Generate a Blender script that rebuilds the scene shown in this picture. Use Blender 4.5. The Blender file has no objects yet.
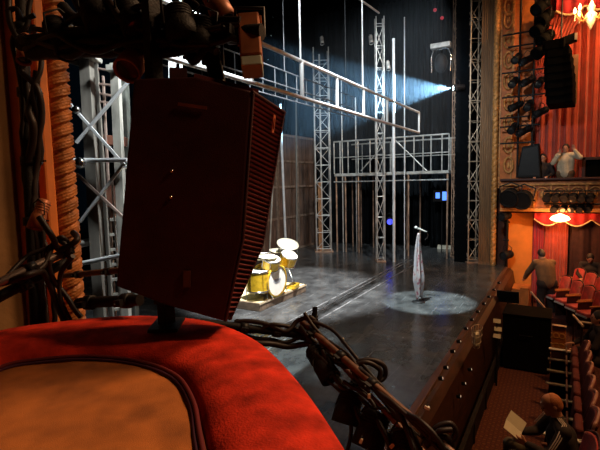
import bpy, math, random
from mathutils import Vector, Matrix, noise
random.seed(7)
V = Vector
PI = math.pi
SC = bpy.context.scene
COL = SC.collection

# ------------------------------------------------------------------ camera
H = 2.6
FPX = 450.0
yaw, pitch, roll = math.radians(30.5), math.radians(-5.4), math.radians(1.27)
FW = V((math.cos(yaw)*math.cos(pitch), math.sin(yaw)*math.cos(pitch), math.sin(pitch)))
R0 = V((math.sin(yaw), -math.cos(yaw), 0))
U0 = R0.cross(FW)
RT = R0*math.cos(roll) - U0*math.sin(roll)
UP = U0*math.cos(roll) + R0*math.sin(roll)
EYE = V((0, 0, H))
cd = bpy.data.cameras.new('camera'); cam = bpy.data.objects.new('camera', cd); COL.objects.link(cam)
cd.sensor_width = 36; cd.lens = 36*FPX/600; cd.clip_start = .05; cd.clip_end = 200
m = Matrix((RT, UP, -FW)).transposed().to_4x4(); m.translation = EYE
cam.matrix_world = m
SC.camera = cam

def ray(px, py): return FW + RT*((px-300)/FPX) + UP*((225-py)/FPX)
def PZ(px, py, z): d = ray(px, py); return EYE + d*((z-H)/d.z)
def PX(px, py, x): d = ray(px, py); return EYE + d*(x/d.x)
def PY(px, py, y): d = ray(px, py); return EYE + d*(y/d.y)
def PD(px, py, t): return EYE + ray(px, py)*t

# ------------------------------------------------------------------ materials
MATS = {}
def mat(name, col, rough=.6, metal=0., var=.25, scale=8., bump=0., bscale=60., emit=None, es=0., spec=.5, sheen=0., coat=0., anis=None):
    if name in MATS: return MATS[name]
    mt = bpy.data.materials.new(name); mt.use_nodes = True
    nt = mt.node_tree; N = nt.nodes; L = nt.links
    b = N['Principled BSDF']
    b.inputs['Roughness'].default_value = rough
    b.inputs['Metallic'].default_value = metal
    b.inputs['Specular IOR Level'].default_value = spec
    if sheen: b.inputs['Sheen Weight'].default_value = sheen
    if coat: b.inputs['Coat Weight'].default_value = coat
    tc = N.new('ShaderNodeTexCoord')
    mp = N.new('ShaderNodeMapping')
    if anis: mp.inputs['Scale'].default_value = anis
    L.new(tc.outputs['Object'], mp.inputs['Vector'])
    nz = N.new('ShaderNodeTexNoise'); nz.inputs['Scale'].default_value = scale; nz.inputs['Detail'].default_value = 5
    L.new(mp.outputs['Vector'], nz.inputs['Vector'])
    cr = N.new('ShaderNodeValToRGB')
    a = [max(0, c*(1-var)) for c in col[:3]]; c2 = [min(1, c*(1+var)) for c in col[:3]]
    cr.color_ramp.elements[0].color = (*a, 1); cr.color_ramp.elements[1].color = (*c2, 1)
    cr.color_ramp.elements[0].position = .3; cr.color_ramp.elements[1].position = .7
    L.new(nz.outputs['Fac'], cr.inputs['Fac']); L.new(cr.outputs['Color'], b.inputs['Base Color'])
    if bump:
        n2 = N.new('ShaderNodeTexNoise'); n2.inputs['Scale'].default_value = bscale; n2.inputs['Detail'].default_value = 4
        L.new(mp.outputs['Vector'], n2.inputs['Vector'])
        bp = N.new('ShaderNodeBump'); bp.inputs['Strength'].default_value = bump; bp.inputs['Distance'].default_value = .01
        L.new(n2.outputs['Fac'], bp.inputs['Height']); L.new(bp.outputs['Normal'], b.inputs['Normal'])
    if emit:
        b.inputs['Emission Color'].default_value = (*emit, 1); b.inputs['Emission Strength'].default_value = es
    MATS[name] = mt
    return mt

velvet = mat('red velvet', (.54, .030, .012), .9, var=.55, scale=11, bump=.35, bscale=180, spec=.15)
velvet_dark = mat('red velvet seam', (.12, .004, .006), .8)
felt = mat('orange brown felt', (.42, .125, .022), .95, var=.35, scale=9, bump=.35, bscale=420)
black_paint = mat('black metal', (.007, .006, .006), .5, .0, var=.4, spec=.3)
black_gear = mat('black powder coat', (.008, .006, .0055), .6, .0, var=.4, bump=.3, bscale=150, spec=.2)
cab_mat = mat('speaker cabinet paint', (.050, .010, .010), .7, var=.3, bump=.3, bscale=300, spec=.2)
grille_mat = mat('speaker grille metal', (.22, .045, .04), .45, .4, var=.2)
cable_mat = mat('cable rubber', (.016, .009, .007), .5, var=.5, spec=.3)
pipe_mat = mat('weathered steel pipe', (.16, .08, .05), .45, .4, var=.4, scale=25)
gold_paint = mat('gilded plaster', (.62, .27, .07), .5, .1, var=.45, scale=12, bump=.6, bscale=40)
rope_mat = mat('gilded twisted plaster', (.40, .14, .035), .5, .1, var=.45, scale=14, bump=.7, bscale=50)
ochre_wall = mat('ochre painted plaster', (.19, .09, .025), .8, var=.3, scale=3, bump=.3, bscale=30)
orange_strip = mat('orange painted trim', (.62, .17, .03), .6, var=.25, scale=6)
wood_dark = mat('dark stained wood', (.045, .013, .006), .45, var=.45, scale=5, anis=(1, 1, 6))
wood_orange = mat('orange stained wood', (.48, .14, .03), .45, var=.3, scale=5, anis=(6, 1, 1))
truss_mat = mat('dull aluminium truss', (.62, .60, .56), .4, .6, var=.3, scale=6)
truss_rust = mat('rusty truss steel', (.42, .26, .17), .55, .4, var=.5, scale=4)
white_pipe = mat('white painted pipe', (.75, .76, .76), .4, .2, var=.12, scale=5)
timber_grey = mat('grey weathered timber', (.20, .18, .15), .8, var=.5, scale=6, anis=(1, 1, .15))
stage_black = mat('black masking cloth', (.002, .0024, .003), .95, var=.4, spec=.05)
leg_cloth = mat('grey blue wing curtain cloth', (.010, .012, .014), .9, var=.7, scale=2, anis=(3, 3, .2), spec=.1)
flat_brown = mat('brown scenic boards', (.13, .075, .05), .8, var=.55, scale=3, anis=(3, 3, .5))
red_cloth = mat('red curtain cloth', (.50, .060, .025), .8, var=.25, scale=3, sheen=.3)
crimson_cloth = mat('crimson curtain cloth', (.42, .01, .018), .8, var=.25, scale=3, sheen=.3)
orange_cloth = mat('orange screen cloth', (.85, .25, .03), .85, var=.12, scale=3)
seat_red = mat('red seat plush', (.60, .035, .02), .7, var=.3, sheen=.4, bump=.3, bscale=90)
seat_iron = mat('dark seat iron', (.05, .015, .01), .5, .3)
cream_edge = mat('worn pale seat edge', (.85, .72, .62), .4)
chrome = mat('chrome', (.8, .8, .8), .15, 1., var=.05)
brass = mat('brass cymbal', (.90, .84, .62), .42, .6, var=.15, scale=20)
drum_yellow = mat('yellow drum shell', (.80, .50, .03), .22, .3, var=.25, scale=16, coat=.6)
drum_head = mat('white drum head', (.82, .80, .70), .5, var=.06)
riser_top = mat('cream riser rug', (.72, .62, .34), .9, var=.3, scale=9, bump=.4)
riser_side = mat('brown riser fascia', (.16, .11, .07), .6, var=.4)
skin_m = mat('skin', (.55, .24, .14), .55, var=.12, scale=5)
cream_knit = mat('cream knit', (.62, .50, .34), .9, bump=.5)
olive_cloth = mat('olive brown cloth', (.14, .07, .03), .9, bump=.3)
dark_cloth = mat('dark cloth', (.022, .012, .010), .85)
grey_trouser = mat('grey green trouser cloth', (.10, .075, .045), .9, bump=.2)
hair_dark = mat('dark hair', (.02, .01, .007), .6, bump=.6, bscale=120)
hair_red = mat('ginger hair', (.42, .13, .04), .6, bump=.6, bscale=120)
paper = mat('white paper', (.75, .66, .50), .8, var=.05)
stripe_white = mat('white stripe cloth', (.6, .48, .42), .8, var=.05)
lens_glass = mat('lamp lens', (.02, .02, .022), .12, .0, var=.1)
lamp_house = mat('lamp housing brown', (.34, .11, .045), .45, .3, var=.4)
grey_lens = mat('grey ribbed lens', (.45, .48, .38), .4)
plaster_gold = mat('carved gilt balcony plaster', (.42, .13, .035), .55, .1, var=.4, scale=10, bump=.6, bscale=30)
fluted = mat('brown fluted proscenium', (.20, .10, .04), .6, var=.35, scale=6, anis=(4, 4, .4))
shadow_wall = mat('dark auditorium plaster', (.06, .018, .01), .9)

def stage_floor_mat():
    mt = bpy.data.materials.new('glossy black stage floor'); mt.use_nodes = True
    nt = mt.node_tree; N = nt.nodes; L = nt.links; b = N['Principled BSDF']
    tc = N.new('ShaderNodeTexCoord')
    n1 = N.new('ShaderNodeTexNoise'); n1.inputs['Scale'].default_value = 2.0; n1.inputs['Detail'].default_value = 8; n1.inputs['Roughness'].default_value = .65
    L.new(tc.outputs['Object'], n1.inputs['Vector'])
    cr = N.new('ShaderNodeValToRGB'); e = cr.color_ramp.elements
    e[0].position = .40; e[0].color = (.034, .035, .035, 1); e[1].position = .78; e[1].color = (.14, .145, .14, 1)
    L.new(n1.outputs['Fac'], cr.inputs['Fac'])
    mp = N.new('ShaderNodeMapping'); mp.inputs['Scale'].default_value = (.5, 9, 1); L.new(tc.outputs['Object'], mp.inputs['Vector'])
    n2 = N.new('ShaderNodeTexNoise'); n2.inputs['Scale'].default_value = 2.2; n2.inputs['Detail'].default_value = 6
    L.new(mp.outputs['Vector'], n2.inputs['Vector'])
    c2 = N.new('ShaderNodeValToRGB'); c2.color_ramp.elements[0].position = .60; c2.color_ramp.elements[1].position = .74
    c2.color_ramp.elements[1].color = (.10, .10, .10, 1); c2.color_ramp.elements[0].color = (0, 0, 0, 1)
    L.new(n2.outputs['Fac'], c2.inputs['Fac'])
    ad = N.new('ShaderNodeMixRGB'); ad.blend_type = 'ADD'; ad.inputs['Fac'].default_value = 1
    L.new(cr.outputs['Color'], ad.inputs['Color1']); L.new(c2.outputs['Color'], ad.inputs['Color2'])
    L.new(ad.outputs['Color'], b.inputs['Base Color'])
    r = N.new('ShaderNodeMapRange'); r.inputs['To Min'].default_value = .12; r.inputs['To Max'].default_value = .34
    L.new(n1.outputs['Fac'], r.inputs['Value']); L.new(r.outputs['Result'], b.inputs['Roughness'])
    return mt
floor_mat = stage_floor_mat()

def carpet_mat():
    mt = bpy.data.materials.new('patterned red carpet'); mt.use_nodes = True
    nt = mt.node_tree; N = nt.nodes; L = nt.links; b = N['Principled BSDF']
    b.inputs['Roughness'].default_value = .95
    tc = N.new('ShaderNodeTexCoord'); mp = N.new('ShaderNodeMapping'); mp.inputs['Scale'].default_value = (12, 12, 12)
    mp.inputs['Rotation'].default_value = (0, 0, .78)
    L.new(tc.outputs['Object'], mp.inputs['Vector'])
    v = N.new('ShaderNodeTexVoronoi'); v.inputs['Scale'].default_value = 1.0; v.inputs['Randomness'].default_value = .15
    L.new(mp.outputs['Vector'], v.inputs['Vector'])
    cr = N.new('ShaderNodeValToRGB'); e = cr.color_ramp.elements
    e[0].position = .2; e[0].color = (.15, .045, .015, 1); e[1].position = .36; e[1].color = (.055, .009, .006, 1)
    x = e.new(.6); x.color = (.13, .028, .012, 1); x2 = e.new(.75); x2.color = (.05, .008, .006, 1)
    L.new(v.outputs['Distance'], cr.inputs['Fac']); L.new(cr.outputs['Color'], b.inputs['Base Color'])
    return mt
carpet = carpet_mat()

def star_mat():
    mt = bpy.data.materials.new('black star cloth'); mt.use_nodes = True
    nt = mt.node_tree; N = nt.nodes; L = nt.links; b = N['Principled BSDF']
    b.inputs['Base Color'].default_value = (.0005, .0008, .001, 1); b.inputs['Roughness'].default_value = 1; b.inputs['Specular IOR Level'].default_value = 0
    return mt
star_cloth = star_mat()

def scarf_mat():
    mt = bpy.data.materials.new('pale flowered scarf silk'); mt.use_nodes = True
    nt = mt.node_tree; N = nt.nodes; L = nt.links; b = N['Principled BSDF']; b.inputs['Roughness'].default_value = .6
    tc = N.new('ShaderNodeTexCoord'); n = N.new('ShaderNodeTexNoise'); n.inputs['Scale'].default_value = 14; n.inputs['Detail'].default_value = 2
    L.new(tc.outputs['Object'], n.inputs['Vector'])
    cr = N.new('ShaderNodeValToRGB'); e = cr.color_ramp.elements
    e[0].position = .38; e[0].color = (.22, .06, .09, 1); e[1].position = .46; e[1].color = (.34, .30, .28, 1)
    x = e.new(.62); x.color = (.26, .26, .30, 1); y = e.new(.68); y.color = (.10, .11, .17, 1)
    L.new(n.outputs['Color'], cr.inputs['Fac']); L.new(cr.outputs['Color'], b.inputs['Base Color'])
    return mt
scarf_m = scarf_mat()

# ------------------------------------------------------------------ mesh builder
class MB:
    def __init__(s): s.v = []; s.f = []; s.sm = []
    def add(s, vs, fs, smooth=False):
        b = len(s.v); s.v += [tuple(p) for p in vs]
        for f in fs: s.f.append([b+i for i in f]); s.sm.append(smooth)
        return s
    def box(s, c, d, rz=0, M=None):
        R = (M if M is not None else Matrix.Rotation(rz, 3, 'Z')); c = V(c); h = V(d)/2
        vs = [c + R @ V((sx*h.x, sy*h.y, sz*h.z)) for sz in (-1, 1) for sy in (-1, 1) for sx in (-1, 1)]
        return s.add(vs, [(0,2,3,1),(4,5,7,6),(0,1,5,4),(2,6,7,3),(0,4,6,2),(1,3,7,5)])
    def bb(s, lo, hi):
        lo, hi = V(lo), V(hi); return s.box((lo+hi)/2, hi-lo)
    def beam(s, a, b, w, h, upv=(0, 0, 1)):
        a, b = V(a), V(b); z = (b-a); l = z.length; z.normalize()
        x = z.cross(V(upv));
        if x.length < 1e-4: x = V((1, 0, 0))
        x.normalize(); y = z.cross(x)
        return s.box((a+b)/2, (w, h, l), M=Matrix((x, y, z)).transposed())
    def tube(s, pts, r, seg=8, cap=True, r2=None):
        pts = [V(p) for p in pts]; n = len(pts); rs = r if isinstance(r, (list, tuple)) else [r if r2 is None else r+(r2-r)*i/(n-1) for i in range(n)]
        vs = []; t0 = (pts[1]-pts[0]).normalized()
        x = t0.cross(V((0, 0, 1)))
        if x.length < 1e-3: x = t0.cross(V((0, 1, 0)))
        x.normalize()
        for i, p in enumerate(pts):
            t = (pts[min(i+1, n-1)]-pts[max(i-1, 0)])
            if t.length < 1e-9: t = t0
            t.normalize(); x = (x - t*x.dot(t)).normalized(); y = t.cross(x)
            for k in range(seg):
                a = 2*PI*k/seg; vs.append(p + x*(math.cos(a)*rs[i]) + y*(math.sin(a)*rs[i]))
        fs = [(i*seg+k, i*seg+(k+1) % seg, (i+1)*seg+(k+1) % seg, (i+1)*seg+k) for i in range(n-1) for k in range(seg)]
        s.add(vs, fs, True)
        if cap: s.add(vs[:seg], [list(range(seg))[::-1]]); s.add(vs[-seg:], [list(range(seg))])
        return s
    def lathe(s, prof, o=(0, 0, 0), M=None, seg=20, smooth=True):
        o = V(o); M = M or Matrix.Identity(3); vs = []
        for r, z in prof:
            for k in range(seg):
                a = 2*PI*k/seg; vs.append(o + M @ V((math.cos(a)*r, math.sin(a)*r, z)))
        n = len(prof)
        fs = [(i*seg+k, i*seg+(k+1) % seg, (i+1)*seg+(k+1) % seg, (i+1)*seg+k) for i in range(n-1) for k in range(seg)]
        return s.add(vs, fs, smooth)
    def ell(s, c, r, M=None, seg=14, rings=9):
        prof = [(max(1e-4, math.sin(PI*i/rings)), -math.cos(PI*i/rings)) for i in range(rings+1)]
        r = V(r) if not isinstance(r, (int, float)) else V((r, r, r)); c = V(c); M = M or Matrix.Identity(3)
        S = Matrix.Diagonal(r)
        return s.lathe(prof, c, M @ S, seg)
    def prism(s, poly, ext, ):
        a = [V(p) for p in poly]; e = V(ext); n = len(a)
        vs = a + [p+e for p in a]
        fs = [list(range(n))[::-1], list(range(n, 2*n))] + [(i, (i+1) % n, n+(i+1) % n, n+i) for i in range(n)]
        return s.add(vs, fs)
    def grid(s, fn, nu, nv, smooth=True, closed=False):
        vs = [fn(i/nu, j/nv) for i in range(nu+1) for j in range(nv+1)]
        fs = [(i*(nv+1)+j, (i+1)*(nv+1)+j, (i+1)*(nv+1)+j+1, i*(nv+1)+j+1) for i in range(nu) for j in range(nv)]
        return s.add(vs, fs, smooth)
    def build(s, name, material, parent=None, bevel=0, solid=0, seg=2):
        me = bpy.data.meshes.new(name); inv = V((0, 0, 0))
        if parent is not None: inv = root_loc(parent)
        me.from_pydata([tuple(V(p)-inv) for p in s.v], [], s.f); me.validate(clean_customdata=False)
        if len(me.polygons) == len(s.sm): me.polygons.foreach_set('use_smooth', s.sm)
        me.materials.append(material); me.update()
        import bmesh
        bm = bmesh.new(); bm.from_mesh(me); bmesh.ops.recalc_face_normals(bm, faces=bm.faces); bm.to_mesh(me); bm.free()
        o = bpy.data.objects.new(name, me); COL.objects.link(o)
        if parent is not None: o.parent = parent
        if solid:
            k = o.modifiers.new('solid', 'SOLIDIFY'); k.thickness = solid; k.offset = 0
        if bevel:
            k = o.modifiers.new('bevel', 'BEVEL'); k.width = bevel; k.segments = seg; k.limit_method = 'ANGLE'; k.angle_limit = .8
        return o

LOC = {}
def root_loc(o):
    p = V((0, 0, 0))
    while o is not None: p += V(LOC.get(o.name, (0, 0, 0))); o = o.parent
    return p
def tag(o, label, cat, group=None, kind=None):
    o['label'] = label; o['category'] = cat
    if group: o['group'] = group
    if kind: o['kind'] = kind
    return o
def thing(name, label, cat, loc, group=None):
    o = bpy.data.objects.new(name, None); COL.objects.link(o); o.location = loc; LOC[o.name] = tuple(loc); o.empty_display_size = .1
    return tag(o, label, cat, group)
def struct(o, label=None):
    o['kind'] = 'structure'
    if label: o['label'] = label
    return o
def copy_tree(o, parent=None):
    c = o.copy(); COL.objects.link(c); c.parent = parent
    for ch in list(o.children): copy_tree(ch, c)
    return c
def smooth_path(pts, n=8):
    pts = [V(p) for p in pts]; out = []
    for i in range(len(pts)-1):
        p0 = pts[max(i-1, 0)]; p1 = pts[i]; p2 = pts[i+1]; p3 = pts[min(i+2, len(pts)-1)]
        for k in range(n):
            t = k/n
            out.append(.5*((2*p1)+(p2-p0)*t+(2*p0-5*p1+4*p2-p3)*t*t+(3*p1-p0-3*p2+p3)*t**3))
    out.append(pts[-1]); return out
def axis_matrix(d):
    z = V(d).normalized(); x = z.cross(V((0, 0, 1)))
    if x.length < 1e-3: x = V((1, 0, 0))
    x.normalize(); y = z.cross(x); return Matrix((x, y, z)).transposed()

FL = -1.0      # auditorium floor level
# ================================================================== SETTING
struct(MB().bb((-3, 1.43, -.12), (22, 16, 0)).build('stage_floor', floor_mat), 'glossy black scuffed stage floor')
struct(MB().bb((-6, -10, FL-.1), (22, 1.5, FL)).build('floor', carpet), 'dark red patterned auditorium carpet')
# stage fascia with sloping ledge and footlight trough
m = MB()
m.prism([V((2.2, 1.43, 0)), V((2.2, 1.30, -.02)), V((2.2, 1.22, -.10)), V((2.2, 1.16, -.55)), V((2.2, 1.12, -1.0)), V((2.2, 1.46, -1.0))], (12.0, 0, 0))
struct(m.build('stage_fascia', wood_dark), 'dark brown front face of the stage')
struct(MB().bb((2.2, 1.36, -.02), (14.2, 1.45, .022)).build('trim_1', mat('worn brown stage lip', (.11, .045, .022), .45, var=.4, scale=4, anis=(.3, 4, 4)), bevel=.006), 'worn brown lip along the front of the stage')
# loft and back walls
struct(MB().bb((-3, 13.0, 0), (22, 13.2, 14)).build('wall_back', star_cloth))
struct(MB().bb((20, 1.8, 0), (20.2, 13, 14)).build('wall_wing', stage_black))
struct(MB().bb((-3.2, 2.6, 0), (-3, 13, 14)).build('wall_wing_near', stage_black))
struct(MB().bb((-6, -10, 13.9), (22, 16, 14.1)).build('ceiling', shadow_wall))
struct(MB().bb((14.75, -10, FL), (14.95, 1.75, 14)).build('wall_far', shadow_wall))
struct(MB().bb((-6, -10.2, FL), (22, -10, 14)).build('wall_audience', shadow_wall))
struct(MB().bb((-6.2, -10, FL), (-6, 2.4, 14)).build('wall_near', shadow_wall))
# proscenium head (high above, out of view) and legs
struct(MB().bb((-6, 1.75, 9.5), (22, 2.25, 14)).build('wall_proscenium_head', fluted))
struct(MB().bb((-6, 2.35, 0), (1.28, 2.65, 14)).build('wall_proscenium_near', ochre_wall))
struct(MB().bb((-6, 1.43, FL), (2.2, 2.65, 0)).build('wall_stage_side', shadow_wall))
m = MB(); m.bb((14.95, 1.75, FL), (20.2, 2.0, 14))
struct(m.build('wall_proscenium_far', shadow_wall))
# far proscenium fluted pier
m = MB(); m.bb((14.45, 1.86, 0), (14.9, 2.22, 14))
for i in range(6): m.tube([(14.45, 1.89+i*.062, 0), (14.45, 1.89+i*.062, 12)], .024, 8)
for zz in range(12): m.bb((14.40, 1.86, zz+.0), (14.48, 2.22, zz+.08)) if zz in (0,) else None
struct(m.build('proscenium_pier', fluted), 'brown fluted proscenium pier beyond the stage')
# gilt rope moulding on the far pier
def twisted(mb, base, top, r, turns, strands=3, seg=24, n=200, wob=.28):
    base, top = V(base), V(top); ax = (top-base); L = ax.length; Mx = axis_matrix(ax)
    def fn(u, v):
        z = u*L; a = v*2*PI; ph = strands*(a) - 2*PI*turns*u*strands
        cgr = abs(math.cos(ph/2)); rr = r*(1 - wob + wob*1.15*min(1, cgr*1.6)**.5 + .05*math.cos(ph*4))
        return base + Mx @ V((math.cos(a)*rr, math.sin(a)*rr, z))
    mb.grid(fn, n, seg)
m = MB(); twisted(m, (14.4, 1.80, 0), (14.4, 1.80, 9.5), .075, 30, 2, 20, 500, .4)
struct(m.build('trim_2', gold_paint), 'gilt rope moulding edging the far pier')
# ornament panel behind the far booms, ring medallions
w = thing('proscenium_panel', 'orange plaster panel with a column of carved ring medallions', 'wall panel', (14.7, 1.4, 0)); del w['category']; w['kind'] = 'structure'
MB().bb((14.62, .86, 2.3), (14.72, 1.74, 9.5)).build('panel', orange_strip, w)
MB().bb((14.56, 1.68, 2.3), (14.66, 1.76, 9.5)).build('border', gold_paint, w)
MB().bb((14.56, 1.36, 2.3), (14.66, 1.40, 9.5)).build('border', gold_paint, w)
for k, py in enumerate((-14, 7, 20, 40, 60, 81, 102, 122, 145, 165)):
    c = PX(508.5, py, 14.56); m = MB(); n = 24
    ring = [c + V((0, math.cos(2*PI*i/n)*.115, math.sin(2*PI*i/n)*.22)) for i in range(n+1)]
    m.tube(ring, .035, 8, cap=False)
    m.ell(c+V((.02, 0, 0)), (.04, .05, .10))
    m.build('medallion', gold_paint, w)

# ================================================================== NEAR PROSCENIUM
c0 = thing('proscenium_column', 'orange column moulding with a twisted gilt rope beside the box', 'column', (1.4, 2.4, -1)); del c0['category']; c0['kind'] = 'structure'
a = [PY(px, 150, 2.36).x for px in (29, 38, 44, 50, 59)]
MB().bb((1.28, 2.34, 0), (1.33, 2.6, 9)).build('backing', wood_dark, c0)
m = MB(); m.bb((1.225, 2.27, 0), (1.262, 2.36, 9)); m.build('fillet', orange_strip, c0, bevel=.01)
m = MB(); m.bb((1.33, 2.28, 0), (1.385, 2.5, 9)); m.build('fillet', orange_strip, c0, bevel=.012)
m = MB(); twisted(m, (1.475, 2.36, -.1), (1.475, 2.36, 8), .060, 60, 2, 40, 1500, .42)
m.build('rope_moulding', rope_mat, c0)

# ================================================================== BOX RAIL
ZR = H-.50
outer = [(-60, 345), (0, 328), (40, 321.5), (90, 316), (130, 313.5), (165, 314), (200, 317), (232, 325), (266, 342), (304, 380), (351, 447), (398, 530), (440, 640)]
inner = [(-60, 385), (0, 355), (40, 348), (80, 345), (110, 346), (135, 349), (160, 355), (181, 366), (195, 387), (202, 415), (209, 450), (214, 520), (232, 640)]
OP = smooth_path([PZ(x, y, ZR) for x, y in outer], 6); IP = smooth_path([PZ(x, y, ZR) for x, y in inner], 6)
# box wall continues behind the frame
OP += [OP[-1] + V((-.02, -.25, 0)), OP[-1] + V((-.1, -.6, 0))]; IP += [IP[-1] + V((-.02, -.25, 0)), IP[-1] + V((-.08, -.6, 0))]
OP = [OP[0] + V((-.6, .25, 0))] + OP; IP = [IP[0] + V((-.6, .2, 0))] + IP
br = thing('box_rail', 'red velvet padded rim and brown felt ledge of the theatre box', 'balcony rail', (.9, 1.0, ZR))
def rail_prof(k):
    O, I = OP[k], IP[k]; d = (O-I); w = d.length; d.normalize()
    prof = [(w-.03, -.30), (w-.01, -.22), (w+.0, -.12), (w+.002, -.05), (w-.004, -.02), (w-.022, -.003), (w*.75, .006), (w*.5, .010), (w*.25, .004), (.05, -.006), (.022, -.018), (.006, -.04), (.0, -.06)]
    return [I + d*a + V((0, 0, b)) for a, b in prof]
PR = [rail_prof(k) for k in range(len(OP))]
m = MB(); n = len(PR[0]); m.add([p for q in PR for p in q], [(i*n+j, (i+1)*n+j, (i+1)*n+j+1, i*n+j+1) for i in range(len(PR)-1) for j in range(n-1)], True)
m.build('padded_rim', velvet, br)
m = MB(); m.tube([p + V((0, 0, -.034)) - (OP[i]-p).normalized()*.008 for i, p in enumerate(IP)], .006, 8); m.build('piping', velvet_dark, br)
m = MB(); m.tube([p + V((0, 0, -.040)) - (OP[i]-p).normalized()*.019 for i, p in enumerate(IP)], .0045, 8); m.build('piping', mat('dark purple braid', (.06, .008, .03), .8), br)
# ledge inside rim
vs = [p + V((0, 0, -.045)) for p in IP]; cen = [V((-.25, p.y*.45-.1, ZR-.047)) for p in IP]
m = MB()
def ledge(u, v):
    k = u*(len(IP)-1); i = min(int(k), len(IP)-2); t = k-i
    a = vs[i].lerp(vs[i+1], t); c = cen[i].lerp(cen[i+1], t); p = a.lerp(c, v)
    p.z += .004*noise.noise(p*7) + .002*noise.noise(p*25); return p
m.grid(ledge, 160, 60); m.build('felt_ledge', felt, br)
m = MB(); FO = [q[0] for q in PR]
m.add([p for p in FO] + [V((p.x, p.y, ZR-.95)) + (V((p.x, p.y, 0))-V((.3, .5, 0)))*-.12 for p in FO], [(i, i+1, len(FO)+i+1, len(FO)+i) for i in range(len(FO)-1)], True)
m.build('front_panel', plaster_gold, br, solid=.03)

# ================================================================== LOUDSPEAKER
T1, T2 = 1.42, 1.72
near = [PD(x, y, T1) for x, y in ((134, 79), (196, 77), (251, 91), (241, 240), (224, 321), (170, 306), (116, 286))]
far = [PD(150, 84, T2), PD(206, 80, T2)] + [PD(x, y, t) for x, y, t in ((284, 112, T2-.04), (262, 245, T2-.06), (229, 320, T2-.12))] + [PD(178, 304, T2-.1), PD(134, 290, T2-.1)]
sp = thing('loudspeaker', 'large dark maroon loudspeaker with ribbed grille standing on the velvet rim', 'loudspeaker', PD(170, 322, T1))
m = MB(); n = 7; m.add(near+far, [list(range(7))[::-1], list(range(7, 14))] + [(i, (i+1) % 7, 7+(i+1) % 7, 7+i) for i in range(7)])
m.build('cabinet', cab_mat, sp, bevel=.006)
# ribbed grille on the face between near edge (2,3,4) and far edge
m = MB()
gn = (near[3]-near[2]).cross(far[2]-near[2]).normalized()
if gn.dot(EYE-near[2]) < 0: gn = -gn
def gp(t, e):   # t along height 0..1, e 0 near 1 far
    if t < .65:
        a = near[2].lerp(near[3], t/.65); b = far[2].lerp(far[3], t/.65)
    else:
        a = near[3].lerp(near[4], (t-.65)/.35); b = far[3].lerp(far[4], (t-.65)/.35)
    return a.lerp(b, e)
for i in range(46):
    t = .02 + i*.0209
    a, b = gp(t, .06), gp(t, .94); dn = (gp(t+.01, .5)-gp(t, .5)).normalized()
    h = .0042
    m.prism([a-dn*h, a+gn*.010, a+dn*h], b-a)
m.build('grille', grille_mat, sp)
m = MB(); m.tube([gp(t, .03)+gn*.004 for t in (0, .3, .65, .85, 1)], .005, 6); m.tube([gp(t, .97)+gn*.004 for t in (0, .3, .65, .85, 1)], .005, 6)
m.tube([gp(.004, 0)+gn*.004, gp(.004, 1)+gn*.004], .006, 6)
m.build('grille_frame', cab_mat, sp)
c = gp(.09, .62)+gn*.012; dn = (gp(.2, .5)-gp(.1, .5)).normalized(); ax = gn.cross(dn).normalized()
m = MB(); m.box(c, (.016, .062, .004), M=Matrix((ax, dn, gn)).transposed()); m.tube([c-dn*.02+gn*.004, c-ax*.004+gn*.004, c+dn*.02+gn*.004], .0025, 6)
m.build('badge', mat('orange badge', (.55, .14, .06), .4), sp)
m = MB()
for x, y in ((172, 171), (171, 197)): m.ell(PD(x, y, T1-.003), (.006, .006, .006))
m.build('bolt', chrome, sp)
m = MB(); k = -FW; cc = PD(187, 279, T1-.004); m.box(cc, (.022, .052, .006), M=Matrix((RT, UP, k)).transposed()); m.build('socket_plate', mat('dim brown plate', (.10, .03, .02), .5), sp)
# raised rigging bracket on the top
m = MB(); m.beam(PD(179, 88, T1+.03), PD(178, 69, T1+.03), .055, .03); m.build('rigging_bracket', cab_mat, sp, bevel=.003)
m = MB(); m.beam(PD(194, 76, T1+.02), PD(258, 92, T1+.08), .02, .012); m.build('top_edge_strip', grille_mat, sp)
m = MB(); m.beam(PD(178, 104, T1-.006), PD(207, 108, T1-.006), .004, .010); m.build('label_strip', mat('dim tan strip', (.22, .07, .04), .5), sp)
# handle/label on left
# post with foot
po = thing('mounting_post', 'black square post clamped in front of the loudspeaker on a foot plate', 'post', PZ(168, 324, ZR+.01))
pf = PZ(167, 326, ZR+.012)
m = MB(); m.beam(pf, V((pf.x, pf.y, H+.95)), .05, .035); m.build('post', black_gear, po, bevel=.003)
m = MB(); m.box(pf+V((0, 0, .005)), (.14, .10, .012), rz=.6); m.build('foot_plate', black_gear, po, bevel=.003)
for z in (.10, .55): 
    m = MB(); m.box(pf+V((0, 0, z)), (.07, .06, .03), rz=.5); m.build('clamp', black_paint, po, bevel=.003)

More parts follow.
